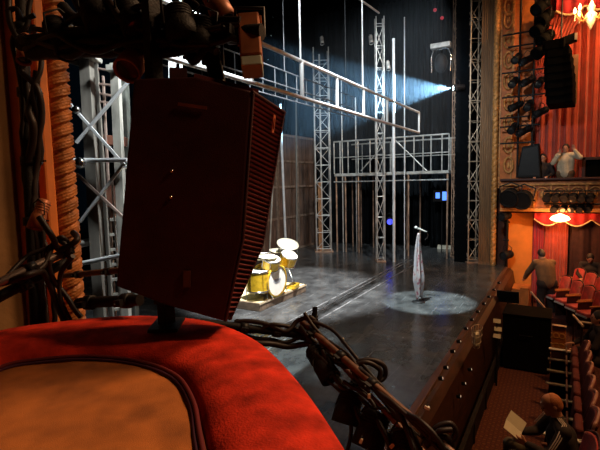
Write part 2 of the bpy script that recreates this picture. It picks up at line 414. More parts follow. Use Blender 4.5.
# ================================================================== NEAR RIGGING (upper left)
def cables(name, label, runs, r=.008, mt=None, group=None, jit=.012, cat='cable'):
    p0 = runs[0][0]; o = thing(name, label, cat, PD(*p0), group)
    for k, run in enumerate(runs):
        pts = smooth_path([PD(*p) for p in run], 7)
        pts = [p + V((noise.noise(p*9+V((k*3, 0, 0))), noise.noise(p*9+V((0, k*5, 0))), noise.noise(p*9+V((0, 0, k*7)))))*jit for p in pts]
        MB().tube(pts, r*random.uniform(.75, 1.25), 7).build('cable', mt or cable_mat, o)
    return o
def pipe(name, label, a, b, r, mt=pipe_mat, cat='pipe', clamps=(), group=None, rail=()):
    o = thing(name, label, cat, a, group)
    MB().tube([a, b], r, 14).build('tube', mt, o)
    for t in clamps:
        c = V(a).lerp(V(b), t); M = axis_matrix(V(b)-V(a))
        mm = MB(); mm.lathe([(r*1.0, -.018), (r*1.35, -.018), (r*1.35, .018), (r*1.0, .018)], c, M, 14)
        mm.box(c + M @ V((r*1.6, 0, 0)), (r*1.3, r*1.1, .03), M=M); mm.tube([c+M @ V((r*1.6, 0, 0)), c+M @ V((r*2.9, 0, 0))], .004, 6)
        mm.build('clamp', black_paint, o)
    return o
pipe('lighting_pipe', 'thick black lighting pipe crossing in front of the twisted column', PD(20, 44, 1.75), PD(262, 32, 1.45), .026, black_gear, clamps=(.1, .35, .48, .72, .9))
pipe('lighting_boom', 'vertical black lighting boom beside the ochre wall', PD(37, 342, 1.95), PD(18, -60, 1.95), .024, black_gear, clamps=(.3, .45, .62, .78, .9))
pipe('wall_pipe', 'grey steel arm pipe reaching in from the ochre wall', PD(-30, 296, 1.5), PD(72, 249, 1.8), .016, mat('scuffed grey pipe', (.20, .15, .13), .35, .6, var=.4), clamps=(.55, .93))
pipe('wall_pipe', 'black arm pipe just below the grey one', PD(-30, 312, 1.52), PD(66, 262, 1.84), .02, black_gear, clamps=(.5,))
pipe('support_pipe', 'brown arm pipe running behind the twisted rope to the loudspeaker', PD(62, 276, 2.0), PD(122, 270, 1.75), .012, pipe_mat, clamps=(.3, .8))
pipe('support_pipe', 'thick black tube lying just above the velvet rim', PD(78, 303, 1.85), PD(140, 300, 1.7), .022, black_gear, clamps=(.2, .8))
cables('cable_bundle', 'tangle of black cables strapped along the upper lighting pipe',
       [[(25, 38, 1.7), (60, 47, 1.6), (100, 40, 1.55), (150, 48, 1.5), (200, 33, 1.45), (240, 25, 1.45)],
        [(25, 50, 1.7), (55, 36, 1.6), (90, 52, 1.55), (140, 40, 1.5), (190, 46, 1.45), (235, 38, 1.45)],
        [(40, 44, 1.7), (70, 55, 1.6), (110, 35, 1.55), (160, 55, 1.5), (215, 40, 1.45)],
        [(60, 30, 1.7), (90, 12, 1.6), (118, 22, 1.55), (142, 5, 1.5), (170, 12, 1.5), (205, 18, 1.5)],
        [(70, -10, 1.6), (85, 15, 1.6), (108, 2, 1.55), (122, 18, 1.5), (150, 30, 1.5)],
        [(150, 60, 1.5), (185, 50, 1.5), (195, 60, 1.45), (215, 38, 1.45), (238, 40, 1.45)],
        [(35, 30, 1.7), (80, 28, 1.6), (130, 30, 1.55), (180, 22, 1.5), (240, 20, 1.45)],
        [(55, 44, 1.7), (95, 46, 1.6), (135, 46, 1.55), (175, 30, 1.5), (215, 50, 1.45)],
        [(45, 56, 1.7), (85, 40, 1.6), (125, 52, 1.55), (165, 38, 1.5), (200, 26, 1.45)]], .013)
cables('cable_bundle', 'black cables tied up the vertical lighting boom',
       [[(8, -5, 1.9), (10, 20, 1.9), (20, 45, 1.9), (25, 80, 1.92), (30, 150, 1.95), (36, 220, 1.95), (36, 335, 1.95)],
        [(30, -5, 1.9), (26, 25, 1.9), (12, 40, 1.9), (22, 90, 1.92), (26, 190, 1.95), (44, 230, 1.95), (40, 335, 1.95)],
        [(45, 30, 1.9), (40, 60, 1.9), (35, 100, 1.9), (40, 150, 1.95), (30, 210, 1.95), (50, 260, 1.95), (55, 335, 1.95)],
        [(30, 60, 1.9), (22, 72, 1.9), (40, 95, 1.9), (38, 160, 1.95), (35, 205, 1.95), (45, 335, 1.95)],
        [(38, 70, 1.9), (30, 110, 1.9), (34, 130, 1.9), (28, 170, 1.95), (32, 182, 1.95), (42, 300, 1.95), (44, 335, 1.95)],
        [(4, 12, 1.9), (14, 8, 1.9), (24, 20, 1.9), (36, 15, 1.9)]], .014)
cables('cable_bundle', 'knot of cables where the grey arm meets the boom',
       [[(5, 278, 1.6), (30, 255, 1.7), (50, 245, 1.75), (62, 236, 1.75), (74, 248, 1.8)],
        [(20, 280, 1.6), (45, 262, 1.7), (55, 240, 1.75), (68, 252, 1.75), (70, 268, 1.8)],
        [(40, 215, 1.7), (50, 232, 1.7), (58, 250, 1.75), (75, 240, 1.75), (72, 232, 1.8)],
        [(48, 262, 1.7), (58, 285, 1.75), (70, 305, 1.75), (80, 318, 1.75)],
        [(72, 258, 1.7), (62, 272, 1.75), (60, 300, 1.75), (72, 320, 1.75)],
        [(0, 285, 1.6), (26, 275, 1.6), (44, 272, 1.7), (54, 300, 1.75), (66, 322, 1.75)]], .010)

cables('cable_bundle', 'thick black multicore cable sagging over the top of the twisted rope',
       [[(22, 40, 1.72), (60, 38, 1.62), (100, 33, 1.58), (140, 42, 1.54), (185, 34, 1.5), (215, 30, 1.5)],
        [(30, 52, 1.72), (66, 50, 1.64), (104, 49, 1.6), (142, 46, 1.56), (180, 44, 1.5)],
        [(62, 8, 1.7), (84, 22, 1.66), (112, 20, 1.6), (150, 24, 1.56)]], .026, mt=black_gear)
def fixture(name, label, body, lens, r, mt=black_gear, lensmat=lens_glass, yoke=True, group=None, parent_pt=None, cat='stage light', seg=16, back=True):
    a, b = V(body), V(lens); o = thing(name, label, cat, a, group); M = axis_matrix(b-a); L = (b-a).length
    m = MB(); m.lathe([(.001, 0), (r*.7, 0), (r*.85, L*.08), (r*.85, L*.45), (r, L*.55), (r*1.05, L*.97), (r*.9, L*.97), (r*.86, L*.9)], a, M, seg); m.build('housing', mt, o)
    m = MB(); m.lathe([(.001, L*.92), (r*.5, L*.915), (r*.86, L*.9)], a, M, seg); m.build('lens', lensmat, o)
    m = MB()
    for k in range(4): m.lathe([(r*.86, L*(.1+k*.08)), (r*.95, L*(.12+k*.08)), (r*.86, L*(.14+k*.08))], a, M, seg)
    m.build('cooling_ring', mt, o)
    if yoke:
        c = a.lerp(b, .5); s = M @ V((1, 0, 0)); top = parent_pt or c + V((0, 0, r*2.2))
        m = MB(); m.tube([c-s*r*1.05, c-s*r*1.2+(V(top)-c)*.7, V(top), c+s*r*1.2+(V(top)-c)*.7, c+s*r*1.05], r*.09, 6); m.build('yoke', black_paint, o)
    return o
fixture('stage_light', 'round can stage light hanging beside the post on the loudspeaker side of the column', PD(143, 48, 1.6), PD(126, 72, 1.5), .045, lamp_house)
fixture('stage_light', 'small orange-brown stage light clamped high on the near boom', PD(26, 36, 1.85), PD(24, 62, 1.8), .028, lamp_house)
fixture('stage_light', 'brown stage light above the others at the end of the pipe', PD(208, -12, 1.55), PD(228, 24, 1.5), .04, lamp_house)
fixture('stage_light', 'black stage light hung over the loudspeaker rigging bracket', PD(190, 44, 1.5), PD(172, 14, 1.5), .035, black_gear)
for (a, b, r, lab) in (((88, -6, 1.62), (104, 30, 1.55), .055, 'black stage light hung high between the twisted rope and the post'),
        ((126, 6, 1.6), (140, 34, 1.5), .05, 'black stage light tucked behind the brown can light'),
        ((52, 22, 1.7), (70, 52, 1.62), .045, 'black stage light in front of the top of the twisted rope'),
        ((176, 10, 1.5), (186, 44, 1.46), .055, 'black stage light beside the post over the loudspeaker'),
        ((206, 22, 1.5), (200, 52, 1.46), .045, 'black stage light between the post and the rectangular brown light')):
    fixture('stage_light', lab, PD(*a), PD(*b), r, black_gear, lens_glass)
fixture('stage_light', 'small black stage light pointing down low on the boom by the ochre wall', PD(45, 200, 1.9), PD(34, 230, 1.86), .03, lamp_house)
# LED block fixture
def led_block(label, a, b, w, d, mt):
    o = thing('led_light', label, 'stage light', a); a, b = V(a), V(b)
    m = MB(); m.beam(a, b, w, d, upv=tuple(RT)); m.build('housing', mt, o, bevel=.006)
    e = (b-a).normalized(); m = MB(); m.beam(b+e*.002, b+e*.038, w*.95, d*.95, upv=tuple(RT)); m.build('lens_hood', grey_lens, o, bevel=.004)
    m = MB()
    s = M_ = axis_matrix(b-a)
    c = a.lerp(b, .4); x = e.cross(RT).normalized()
    m.tube([c-RT*w*.62, c-RT*w*.62+V((0, 0, .09)), c+RT*w*.62+V((0, 0, .09)), c+RT*w*.62], .006, 6)
    m.build('yoke', black_paint, o)
    m = MB()
    for i in range(5): m.beam(a.lerp(b, .12+i*.07)-RT*w*.52, a.lerp(b, .12+i*.07)+RT*w*.52, .006, d*1.05, upv=tuple(e))
    m.build('cooling_fin', mt, o)
    return o
led_block('brown rectangular stage light with grey hood hanging over the loudspeaker', PD(249, 20, 1.5), PD(252, 62, 1.45), .075, .07, lamp_house)
led_block('black rectangular stage light hanging just above the loudspeaker top', PD(212, 54, 1.5), PD(218, 82, 1.5), .045, .05, black_gear)

# ================================================================== OUTER PIPES BELOW THE RAIL
z2 = H-.86
A = PD(226, 322, 2.05); B = PD(306, 326, 2.1); C = PD(330, 352, 1.95); D = PD(470, 470, 1.45)
pipe('front_pipe', 'black pipe running along the stage side of the velvet rim', PD(200, 322, 2.0), PD(308, 336, 2.1), .018, black_gear, clamps=(.4, .7, .97))
pipe('front_pipe', 'rusty brown pipe sloping down past the velvet rim towards the carpet', PD(302, 322, 2.1), PD(478, 476, 1.4), .015, pipe_mat, clamps=(.1, .3, .5, .8))
pipe('front_pipe', 'second rusty pipe lying just under the sloping brown one', PD(318, 340, 2.1), PD(440, 470, 1.5), .011, pipe_mat, clamps=(.4,))
cables('cable_bundle', 'black cables bunched along the pipe behind the velvet rim',
       [[(232, 326, 2.05), (255, 330, 2.05), (275, 325, 2.05), (300, 332, 2.08), (318, 345, 2.05)],
        [(230, 333, 2.05), (258, 338, 2.05), (285, 342, 2.05), (305, 338, 2.08), (316, 356, 2.05)],
        [(236, 322, 2.05), (262, 323, 2.05), (285, 332, 2.05), (298, 322, 2.08), (310, 318, 2.05), (320, 328, 2.05)],
        [(235, 340, 2.0), (262, 344, 2.0), (290, 347, 2.05), (312, 342, 2.05)]], .012)
cables('cable_bundle', 'brown cables twisted along the sloping pipe',
       [[(305, 315, 2.05), (322, 336, 2.0), (345, 352, 1.9), (372, 384, 1.75), (400, 410, 1.6), (450, 452, 1.45), (470, 475, 1.4)],
        [(300, 325, 2.05), (318, 350, 2.0), (340, 365, 1.9), (362, 372, 1.8), (392, 405, 1.65), (425, 425, 1.5), (452, 462, 1.45)],
        [(312, 322, 2.05), (326, 345, 2.0), (352, 362, 1.9), (380, 398, 1.75), (410, 430, 1.6), (430, 462, 1.5)],
        [(308, 345, 2.0), (330, 368, 1.9), (350, 392, 1.85), (360, 420, 1.75), (372, 450, 1.7), (380, 475, 1.65)],
        [(322, 350, 1.95), (342, 385, 1.85), (362, 400, 1.8), (385, 430, 1.65), (395, 470, 1.6)],
        [(300, 318, 2.06), (330, 330, 2.0), (350, 350, 1.9), (385, 392, 1.72), (430, 440, 1.5), (465, 470, 1.4)],
        [(318, 345, 2.0), (322, 372, 1.95), (345, 398, 1.85), (350, 430, 1.8), (345, 470, 1.7)],
        [(345, 380, 1.85), (372, 402, 1.75), (378, 425, 1.7), (400, 445, 1.6), (410, 475, 1.5)],
        [(360, 375, 1.8), (385, 395, 1.7), (402, 420, 1.6), (415, 455, 1.5), (420, 475, 1.5)]], .010)
cables('coiled_cable', 'coil of black cable hanging off the sloping brown pipe',
       [[(352, 372, 1.85), (358, 362, 1.85), (372, 360, 1.85), (384, 366, 1.85), (384, 378, 1.85), (370, 384, 1.82), (358, 380, 1.82), (354, 368, 1.84), (366, 362, 1.84), (380, 370, 1.84), (378, 382, 1.83)]], .011, jit=.004)
cables('coiled_cable', 'loops of brown cable at the foot of the sloping pipe, nearest the carpet',
       [[(430, 440, 1.5), (436, 428, 1.5), (450, 424, 1.5), (456, 434, 1.5), (446, 446, 1.5), (434, 444, 1.5), (438, 432, 1.48), (452, 430, 1.48)],
        [(425, 446, 1.5), (440, 436, 1.5), (452, 444, 1.5), (448, 456, 1.5), (432, 456, 1.5)]], .011, jit=.004)
fixture('stage_light', 'black can stage light slung under the sloping brown pipe', PD(312, 348, 2.02), PD(332, 380, 1.9), .045, black_gear, parent_pt=PD(325, 348, 2.0))
fixture('stage_light', 'black can stage light low beside the edge of the velvet rim', PD(352, 392, 1.85), PD(345, 425, 1.8), .055, black_gear, parent_pt=PD(360, 388, 1.8))
fixture('stage_light', 'black can stage light lowest of the cluster, seen beyond the velvet corner', PD(378, 412, 1.75), PD(366, 450, 1.7), .06, black_gear, parent_pt=PD(385, 408, 1.7))
fixture('stage_light', 'black can stage light under the foot of the sloping pipe', PD(405, 430, 1.65), PD(398, 470, 1.6), .05, black_gear, parent_pt=PD(410, 428, 1.6))
m = MB(); bkt = thing('junction_box', 'small black junction box on top of the pipe corner', 'box', PD(314, 330, 2.1))
MB().box(PD(313, 322, 2.1), (.05, .05, .045), rz=.5).build('body', black_gear, bkt, bevel=.004)
MB().tube([PD(314, 320, 2.1), PD(315, 307, 2.1)], .012, 10).build('knob', black_gear, bkt)
for i, (px, py, t) in enumerate(((369, 396, 1.72), (361, 441, 1.66), (392, 446, 1.6), (334, 352, 1.96), (342, 339, 2.0), (427, 408, 1.5))):
    o = thing('cable_tag', ('white cable tag on the brown pipe below the black coil', 'white cable tag low between the can lights by the velvet', 'white cable tag beside the lowest can light', 'pale tape ring around the can light under the pipe', 'tan cable tag near the top of the sloping pipe', 'white cable tag hanging over the stage edge')[i], 'tag', PD(px, py, t), 'cable tags')
    MB().box(PD(px, py, t), (.010, .010, .018), M=Matrix((RT, FW, UP)).transposed() @ Matrix.Rotation(.4*i, 3, 'Y')).build('label', paper, o, bevel=.001)
    MB().tube([PD(px, py-2.5, t), PD(px+1, py-6, t+.01)], .002, 5).build('tie', cable_mat, o)

# ================================================================== NEAR SCAFFOLD (behind the twisted column)
sc = thing('scaffold_tower', 'pale weathered scaffold tower between the twisted rope and the loudspeaker', 'scaffold', PD(100, 330, 5.6))
T = 5.6
def bm(a, b, w, mt, nm, t=T, d=None): MB().beam(PD(a[0], a[1], t), PD(b[0], b[1], t), w, d or w, upv=tuple(FW)).build(nm, mt, sc, bevel=.004)
pale = mat('pale flaking paint timber', (.48, .46, .40), .7, var=.45, scale=7, anis=(1, 1, .3))
rustpipe = mat('pinkish bare pipe', (.50, .36, .30), .4, .3, var=.3)
bm((86, 56), (102, 332), .13, timber_grey, 'post', T)
bm((96, 60), (113, 332), .045, timber_grey, 'post', T+.2)
bm((115, 64), (127, 332), .10, pale, 'post', T)
bm((122, 80), (133, 332), .14, mat('dull green grey board', (.13, .14, .12), .8, var=.4), 'board', T+.5)
bm((103, 76), (116, 332), .03, rustpipe, 'post', T+.3)
bm((68, 53.5), (99, 59), .05, pale, 'cap_plate', T-.05, .2)
bm((66, 59), (88, 66), .07, timber_grey, 'beam', T)
bm((109, 70), (121, 70), .07, pale, 'cap_plate', T-.05, .2)
for a, b in (((90, 67), (118, 72)), ((92, 83), (118, 86)), ((92, 92), (119, 97)), ((94, 101), (120, 104))): bm(a, b, .025, rustpipe, 'rail', T+.2)
for a, b, mt in (((70, 104), (127, 168), white_pipe), ((129, 81), (76, 143), white_pipe), ((77, 174), (124, 218), rustpipe), ((123, 165), (80, 222), white_pipe)): bm(a, b, .035, mt, 'brace', T-.1)
MB().tube([PD(74, 160.5, T-.15), PD(127, 160, T-.15)], .028, 10).build('cross_tube', white_pipe, sc)
MB().tube([PD(79, 264, T-.15), PD(122, 255, T-.15)], .028, 10).build('cross_tube', white_pipe, sc)
MB().tube([PD(79, 244, T), PD(99, 240, T)], .05, 10).build('cross_tube', pale, sc)
MB().ell(PD(80, 163, T-.2), .07).build('coupler', chrome, sc); MB().ell(PD(76, 110, T-.2), .05).build('coupler', chrome, sc)
for yy, w in ((196, .28), (214, .10), (140, .12)): bm((104, yy), (126, yy+2), w, mat('red brown crate board', (.26, .10, .06), .7, var=.4), 'board', T+.35)
bm((118, 130), (122, 330), .05, pale, 'post', T+.6)
for k in range(7): bm((110, 220+k*15), (128, 218+k*15), .04, pale, 'rung', T+.25)
bm((112, 180), (122, 330), .025, white_pipe, 'post', T+.1)
o = thing('scaffold_tube', 'short white upright tube above the loudspeaker, behind the black stage light', 'pipe', PD(176, 80, 5.5)); MB().beam(PD(172, 43, 5.6), PD(175, 300, 5.6), .07, .07).build('tube', white_pipe, o)
MB().beam(PD(181, -10, 5.7), PD(181, 300, 5.7), .03, .03).build('tube', white_pipe, o)

# ================================================================== LATTICE TOWERS
def lattice(name, label, px0, px1, py_base, zt, d0, mt, depth=None, pitch_=.55, rust_below=None, cr=.018, br_=.010):
    """box truss tower standing on the stage"""
    a = PD(px0, py_base, d0); a.z = 0; b = PD(px1, py_base, d0); b.z = 0
    x = (b-a); w = x.length; x.normalize(); y = V((-x.y, x.x, 0)); y = y if y.dot(FW) > 0 else -y
    dp = depth or w; o = thing(name, label, 'truss', (a+b)/2)
    cs = [a, b, b+y*dp, a+y*dp]
    for c in cs: MB().tube([c, c+V((0, 0, zt))], cr, 8).build('chord', mt, o)
    m = MB(); z = .12; k = 0
    while z < zt-pitch_:
        for i in range(4):
            p, q = cs[i], cs[(i+1) % 4]
            m.tube([p+V((0, 0, z)), q+V((0, 0, z))], br_, 6)
            if (k+i) % 2: p, q = q, p
            m.tube([p+V((0, 0, z)), q+V((0, 0, z+pitch_))], br_, 6)
        z += pitch_; k += 1
    for i in range(4): m.tube([cs[i]+V((0, 0, z)), cs[(i+1) % 4]+V((0, 0, z))], br_, 6)
    m.build('lacing', mt, o)
    m = MB(); c = sum(cs, V())/4; m.box(c+V((0, 0, .02)), (w*1.25, dp*1.25, .04), rz=math.atan2(x.y, x.x)); m.build('base_plate', truss_rust, o, bevel=.005)
    return o, cs
d_t1 = PZ(325, 252, 0); dd = (d_t1-EYE).dot(FW)
t1, cs1 = lattice('truss_tower', 'wide silver lattice tower standing upstage beside the brown boards', 317, 331.5, 254, 7.4, dd, truss_mat, pitch_=.62, cr=.024, br_=.013)
c = (cs1[0]+cs1[1])/2
MB().beam(cs1[0]+(cs1[1]-cs1[0])*.35+V((0, 0, 0))+V((.1, .1, 0)), cs1[0]+(cs1[1]-cs1[0])*.35+V((.1, .1, 2.6)), .22, .05).build('board', mat('orange brown board', (.36, .18, .08), .7, var=.4), t1)
MB().tube([c+V((.15, .15, 0)), c+V((.15, .15, 7.2))], .035, 8).build('inner_pipe', truss_mat, t1)
d_t2 = PZ(382, 262, 0); dd2 = (d_t2-EYE).dot(FW)
lattice('truss_tower', 'narrow silver lattice tower in front of the raised platform', 377.5, 385, 262, 7.6, dd2, truss_mat, pitch_=.66, cr=.02, br_=.012)
d_t3 = PZ(475, 263, 0); dd3 = (d_t3-EYE).dot(FW)
lattice('truss_tower', 'lattice tower standing against the proscenium pier', 468, 480, 263, 9.5, dd3, mat('truss steel with painted warm light', (.55, .42, .30), .4, .5, var=.4), pitch_=.6, cr=.022, br_=.013)  # warm light on this tower is put into its steel colour
# dark tower at px 455-465 with a rusty pipe
lattice('truss_tower', 'thin rusty lattice tower next to the dark wing at the stage edge', 453, 459, 263, 9.0, 14.9, truss_rust, pitch_=.5, cr=.014, br_=.008)
o = MB().bb((14.55, 2.55, 0), (14.75, 2.95, 12)).build('black_masking_flat', stage_black); tag(o, 'black upright masking panel between the two proscenium towers', 'panel')
# white hanging verticals
for i, (px, y0, y1, r, lab) in enumerate(((394, 45, 262, .045, 'thick white pipe rising through the platform from the stage floor'), (404.5, 25, 258, .018, 'thin pale pipe just beyond the thick white one'), (343.5, 80, 250, .022, 'pale pipe standing next to the wide lattice tower'), (357, 100, 250, .022, 'dull pipe between the wide tower and the narrow tower'))):
    b = PZ(px, (262, 259, 252, 252)[i], 0); t = (b-EYE).dot(FW); tp = PD(px, y0, t); tp.x, tp.y = b.x, b.y
    o = MB().tube([b, tp], r, 10).build('upright_pipe', white_pipe if i < 2 else truss_mat); tag(o, lab, 'pipe', 'upright pipes at the platform')

# ================================================================== FLOWN LADDER
YL = 3.55
fl = thing('flown_ladder', 'long white ladder truss hanging across the stage above the drums', 'truss', PY(300, 65, YL))
u0 = PY(150, 14, YL); u1 = PY(419, 104.5, YL); l0 = PY(150, 70, YL); l1 = PY(419, 124.5, YL)
zu = PY(340, 78, YL).z; zl = PY(340, 109, YL).z
u0.z = u1.z = zu; l0.z = l1.z = zl; u0.x = l0.x = 2.2; u1.x = l1.x = PY(419, 115, YL).x
MB().tube([u0, u1], .030, 10).build('top_pipe', white_pipe, fl)
MB().tube([l0, l1], .030, 10).build('bottom_pipe', white_pipe, fl)
for px in (200, 252, 302, 337, 363.5, 387, 419):
    x = PY(px, 90, YL).x; MB().tube([V((x, YL, zu)), V((x, YL, zl))], .028 if px != 302 else .035, 8).build('rung', white_pipe, fl)
for px in (300.5, 362.5): 
    x = PY(px, 60, YL).x; MB().tube([V((x, YL, zu)), V((x, YL, 12))], .014, 8).build('hanger', white_pipe, fl)
# second ladder further upstage (thin)
f2 = thing('flown_ladder', 'thin grey ladder truss hanging behind the long white one', 'truss', PY(260, 65, 5.5))
zz = [PY(260, y, 5.0).z for y in (62, 78, 92)]
for z in zz: MB().tube([(2.5, 5.0, z), (11.5, 5.0, z)], .014, 8).build('rail', mat('dim grey steel', (.10, .11, .12), .5, .3), f2)
for k in range(22): MB().tube([(2.6+k*.42, 5.0, zz[0]), (2.6+k*.42, 5.0, zz[2])], .009, 6).build('rung', mat('dim grey steel', (.10, .11, .12), .5, .3), f2)
for x in (4, 8, 11): MB().tube([(x, 5.0, zz[0]), (x, 5.0, 12)], .008, 6).build('hanger', mat('dim grey steel', (.10, .11, .12), .5, .3), f2)

# ================================================================== PLATFORM
XP = 15.0
pl = thing('raised_platform', 'raised scaffold platform with pale railings across the far side of the stage', 'platform', (XP, 5, 0))
ya = PX(334, 160, XP).y; yb = PX(449, 150, XP).y
zd = PX(390, 172, XP).z; zr = PX(390, 138, XP).z; zm = PX(390, 155, XP).z
MB().bb((XP, yb, zd-.10), (XP+1.6, ya, zd)).build('deck', mat('pale deck edge boards', (.40, .38, .34), .7, var=.4, scale=4), pl, bevel=.01)
MB().tube([(XP-.03, yb, zd-.30), (XP-.03, ya, zd-.30)], .022, 8).build('lower_rail', truss_mat, pl)
for z, r in ((zr, .028), (zm, .018)):
    MB().tube([(XP, yb, z), (XP, ya, z)], r, 8).build('handrail', truss_mat, pl)
    MB().tube([(XP+1.6, yb, z), (XP+1.6, ya, z)], r, 8).build('handrail', truss_mat, pl)
for px in (334, 340, 348, 358, 370, 383, 392, 405, 414, 423, 431, 442, 449):
    y = PX(px, 150, XP).y; MB().tube([(XP, y, zd), (XP, y, zr)], .022, 8).build('baluster', truss_mat, pl)
for px in (345, 375, 410, 440):
    y = PX(px, 150, XP).y; MB().tube([(XP+1.6, y, zd), (XP+1.6, y, zr)], .018, 8).build('baluster', truss_mat, pl)
for a, b in (((395, 140), (427, 171)), ((361, 171), (382, 147))):
    pa, pb = PX(*a, XP-.02), PX(*b, XP-.02); MB().tube([pa, pb], .02, 8).build('brace', truss_mat, pl)
for px in (336, 345, 358, 394, 408, 447):
    y = PX(px, 200, XP).y; MB().tube([(XP+.05, y, 0), (XP+.05, y, zd-.1)], .03, 8).build('post', truss_rust, pl)
    MB().tube([(XP+1.5, y, 0), (XP+1.5, y, zd-.1)], .03, 8).build('post', truss_rust, pl)

# wing drapes behind platform
def curtain(name, label, a, b, z0, z1, amp, folds, mt, group=None, kind=None, th=.012, seed=0, cat='curtain', gather=None, parent=None, zfun=None):
    a, b = V((a[0], a[1], 0)), V((b[0], b[1], 0)); d = b-a; L = d.length; nrm = V((-d.y, d.x, 0)).normalized(); m = MB()
    def fn(u, v):
        z = z0+(z1-z0)*v; uu = u
        if gather: uu = gather(u, v)
        if zfun: z = zfun(u, v)
        w = math.sin(u*folds*2*PI + seed) + .35*math.sin(u*folds*4.7*PI+seed*2+v*1.5) + .3*math.sin(u*folds*1.3*PI+v*2)
        p = a + d*uu + nrm*amp*w*(1-.25*v); return V((p.x, p.y, z))
    m.grid(fn, max(24, int(folds*12)), 14)
    o = m.build(name, mt, parent, solid=th)
    if label: tag(o, label, cat, group)
    return o
for i, (x0, y0, x1, y1) in enumerate(((17.2, 9.2, 17.4, 6.9), (17.6, 6.6, 17.7, 4.6), (17.3, 4.4, 17.4, 2.6))):
    curtain('wing_curtain', ('grey wing curtain behind the platform near the wide lattice tower', 'grey wing curtain behind the middle of the platform', 'grey wing curtain behind the platform, nearest the proscenium')[i], (x0, y0), (x1, y1), .02, 9.5, .10, 9, leg_cloth, 'wing curtains', seed=i)
# scenic board flats upstage
for i, (pxa, pxb) in enumerate(((236, 262), (262, 277), (277.5, 297), (297.5, 315))):
    yb_ = 9.0; xa, xb = PY(pxa, 200, yb_).x, PY(pxb, 200, yb_).x
    o = thing('scenery_flat', ('tall brown board flat half hidden by the loudspeaker edge', 'tall brown board flat behind the cymbals', 'tall brown board flat behind the slim white pole', 'tall brown board flat next to the wide lattice tower')[i], 'scenery', (xa, yb_, 0), 'brown board flats')
    MB().bb((xa+.02, yb_, 0), (xb-.02, yb_+.05, 4.4)).build('boards', flat_brown, o)
    m = MB()
    for z in (.05, 1.3, 2.45, 3.4, 4.35): m.bb((xa, yb_-.04, z-.04), (xb, yb_, z+.04))
    for x in (xa+.03, xb-.03): m.bb((x-.03, yb_-.045, 0), (x+.03, yb_, 4.4))
    m.build('frame', mat('pale brown batten', (.24, .16, .11), .7, var=.4), o)
for i, (p0, p1, mt) in enumerate((((280, 104), (286, 252), white_pipe), ((274, 158), (269, 252), pale), ((296, 100), (297, 250), timber_grey))):
    bse = PY(p1[0], p1[1], 8.6); bse.z = 0; tp = PY(p0[0], p0[1], 8.6)
    o = MB().tube([bse, tp], .045 if i == 0 else .03, 8).build('leaning_pole', mt); tag(o, ('white pole leaning before the brown flats', 'short pale pole leaning by the loudspeaker edge', 'grey timber pole leaning next to the white one')[i], 'pole')
# dark masking further
for i, (x, y0, y1) in enumerate(((16.6, 10.9, 9.4), (13.4, 12.6, 10.4))):
    curtain('masking_curtain', ('black masking curtain beyond the brown flats', 'black masking curtain at the very back of the stage')[i], (x, y0), (x+.1, y1), 0, 11, .08, 7, stage_black)
# star lights hung over the stage
for k in range(26):
    px = random.uniform(228, 290); py = random.uniform(0, 60)
    c = PY(px, py, 12.6); o = MB().ell(c, (.03, .01, .02), seg=8, rings=5).build('star_bulb', mat('dim star bulb', (.2, .25, .25), .5, emit=(.5, .7, .7), es=.35)); tag(o, 'tiny dim bulb glimmering on the dark back wall', 'bulb', 'star bulbs on the back wall')

# ================================================================== DRUM RISER & KIT
rc = PZ(260, 312, 0); rr = PZ(306, 291.5, 0)
ry = (rc.y+rr.y)/2
rs = thing('drum_riser', 'low square drum riser with cream top and brown sides', 'riser', (8.4, ry+1, 0))
x0r, x1r = rc.x, rr.x
MB().bb((x0r, ry, 0), (x1r, ry+2.3, .17)).build('deck', riser_side, rs, bevel=.01)
MB().bb((x0r+.02, ry+.02, .17), (x1r-.02, ry+2.28, .182)).build('rug', riser_top, rs)
MB().bb((x0r-.01, ry-.012, .14), (x1r+.01, ry, .172)).build('edge_trim', mat('pale riser trim', (.5, .4, .25), .5), rs)
ZT = .182
def PYZ(px, py, y): return PY(px, py, y)
bcon = PZ(278, 296.5, ZT); yd = bcon.y+.10
# bass drum: axis facing the audience (-y), tilted a little to +x
bd_c = bcon+V((0, .22, 0)); R = .335
bd_c.z = ZT+R+.01
axb = V((-.05, -1, 0)).normalized(); Mb = axis_matrix(axb)
bd = thing('bass_drum', 'yellow bass drum with white front head on the riser', 'drum', (bd_c.x, bd_c.y, ZT))
Lb = .42
MB().lathe([(R*.97, -Lb/2), (R*.97, Lb/2)], bd_c, Mb, 32).build('shell', drum_yellow, bd)
for s in (-1, 1):
    MB().lathe([(R*.94, s*Lb/2-.02), (R*1.04, s*Lb/2-.02), (R*1.04, s*Lb/2+.02), (R*.94, s*Lb/2+.02)], bd_c, Mb, 32).build('hoop', drum_yellow, bd)
    MB().lathe([(.001, s*(Lb/2+.004)), (R*.95, s*(Lb/2))], bd_c, Mb, 32).build('drum_head', drum_head, bd)
fc = bd_c + axb*(Lb/2+.008)
m = MB(); m.box(fc+V((0, 0, .02)), (.26, .05, .002), M=Mb @ Matrix.Rotation(0, 3, 'Z')); m.box(fc+V((0, 0, -.03)), (.18, .03, .002), M=Mb)
m.build('head_lettering', mat('grey print', (.30, .32, .34), .6), bd)
for k in range(8):
    a = 2*PI*k/8; q = bd_c + Mb @ V((math.cos(a)*R*1.03, math.sin(a)*R*1.03, 0))
    m = MB(); m.tube([q-axb*Lb*.46, q+axb*Lb*.46], .006, 6); m.tube([q-axb*.04, q+axb*.04], .013, 6); m.build('tension_rod', chrome, bd)
for s in (-1, 1):
    q = bd_c + Mb @ V((s*R*.9, 0, .1)); e = V((q.x, q.y, ZT))+ (Mb @ V((s*.12, 0, .08))); e.z = ZT
    MB().tube([q, e], .008, 6).build('spur_leg', chrome, bd)
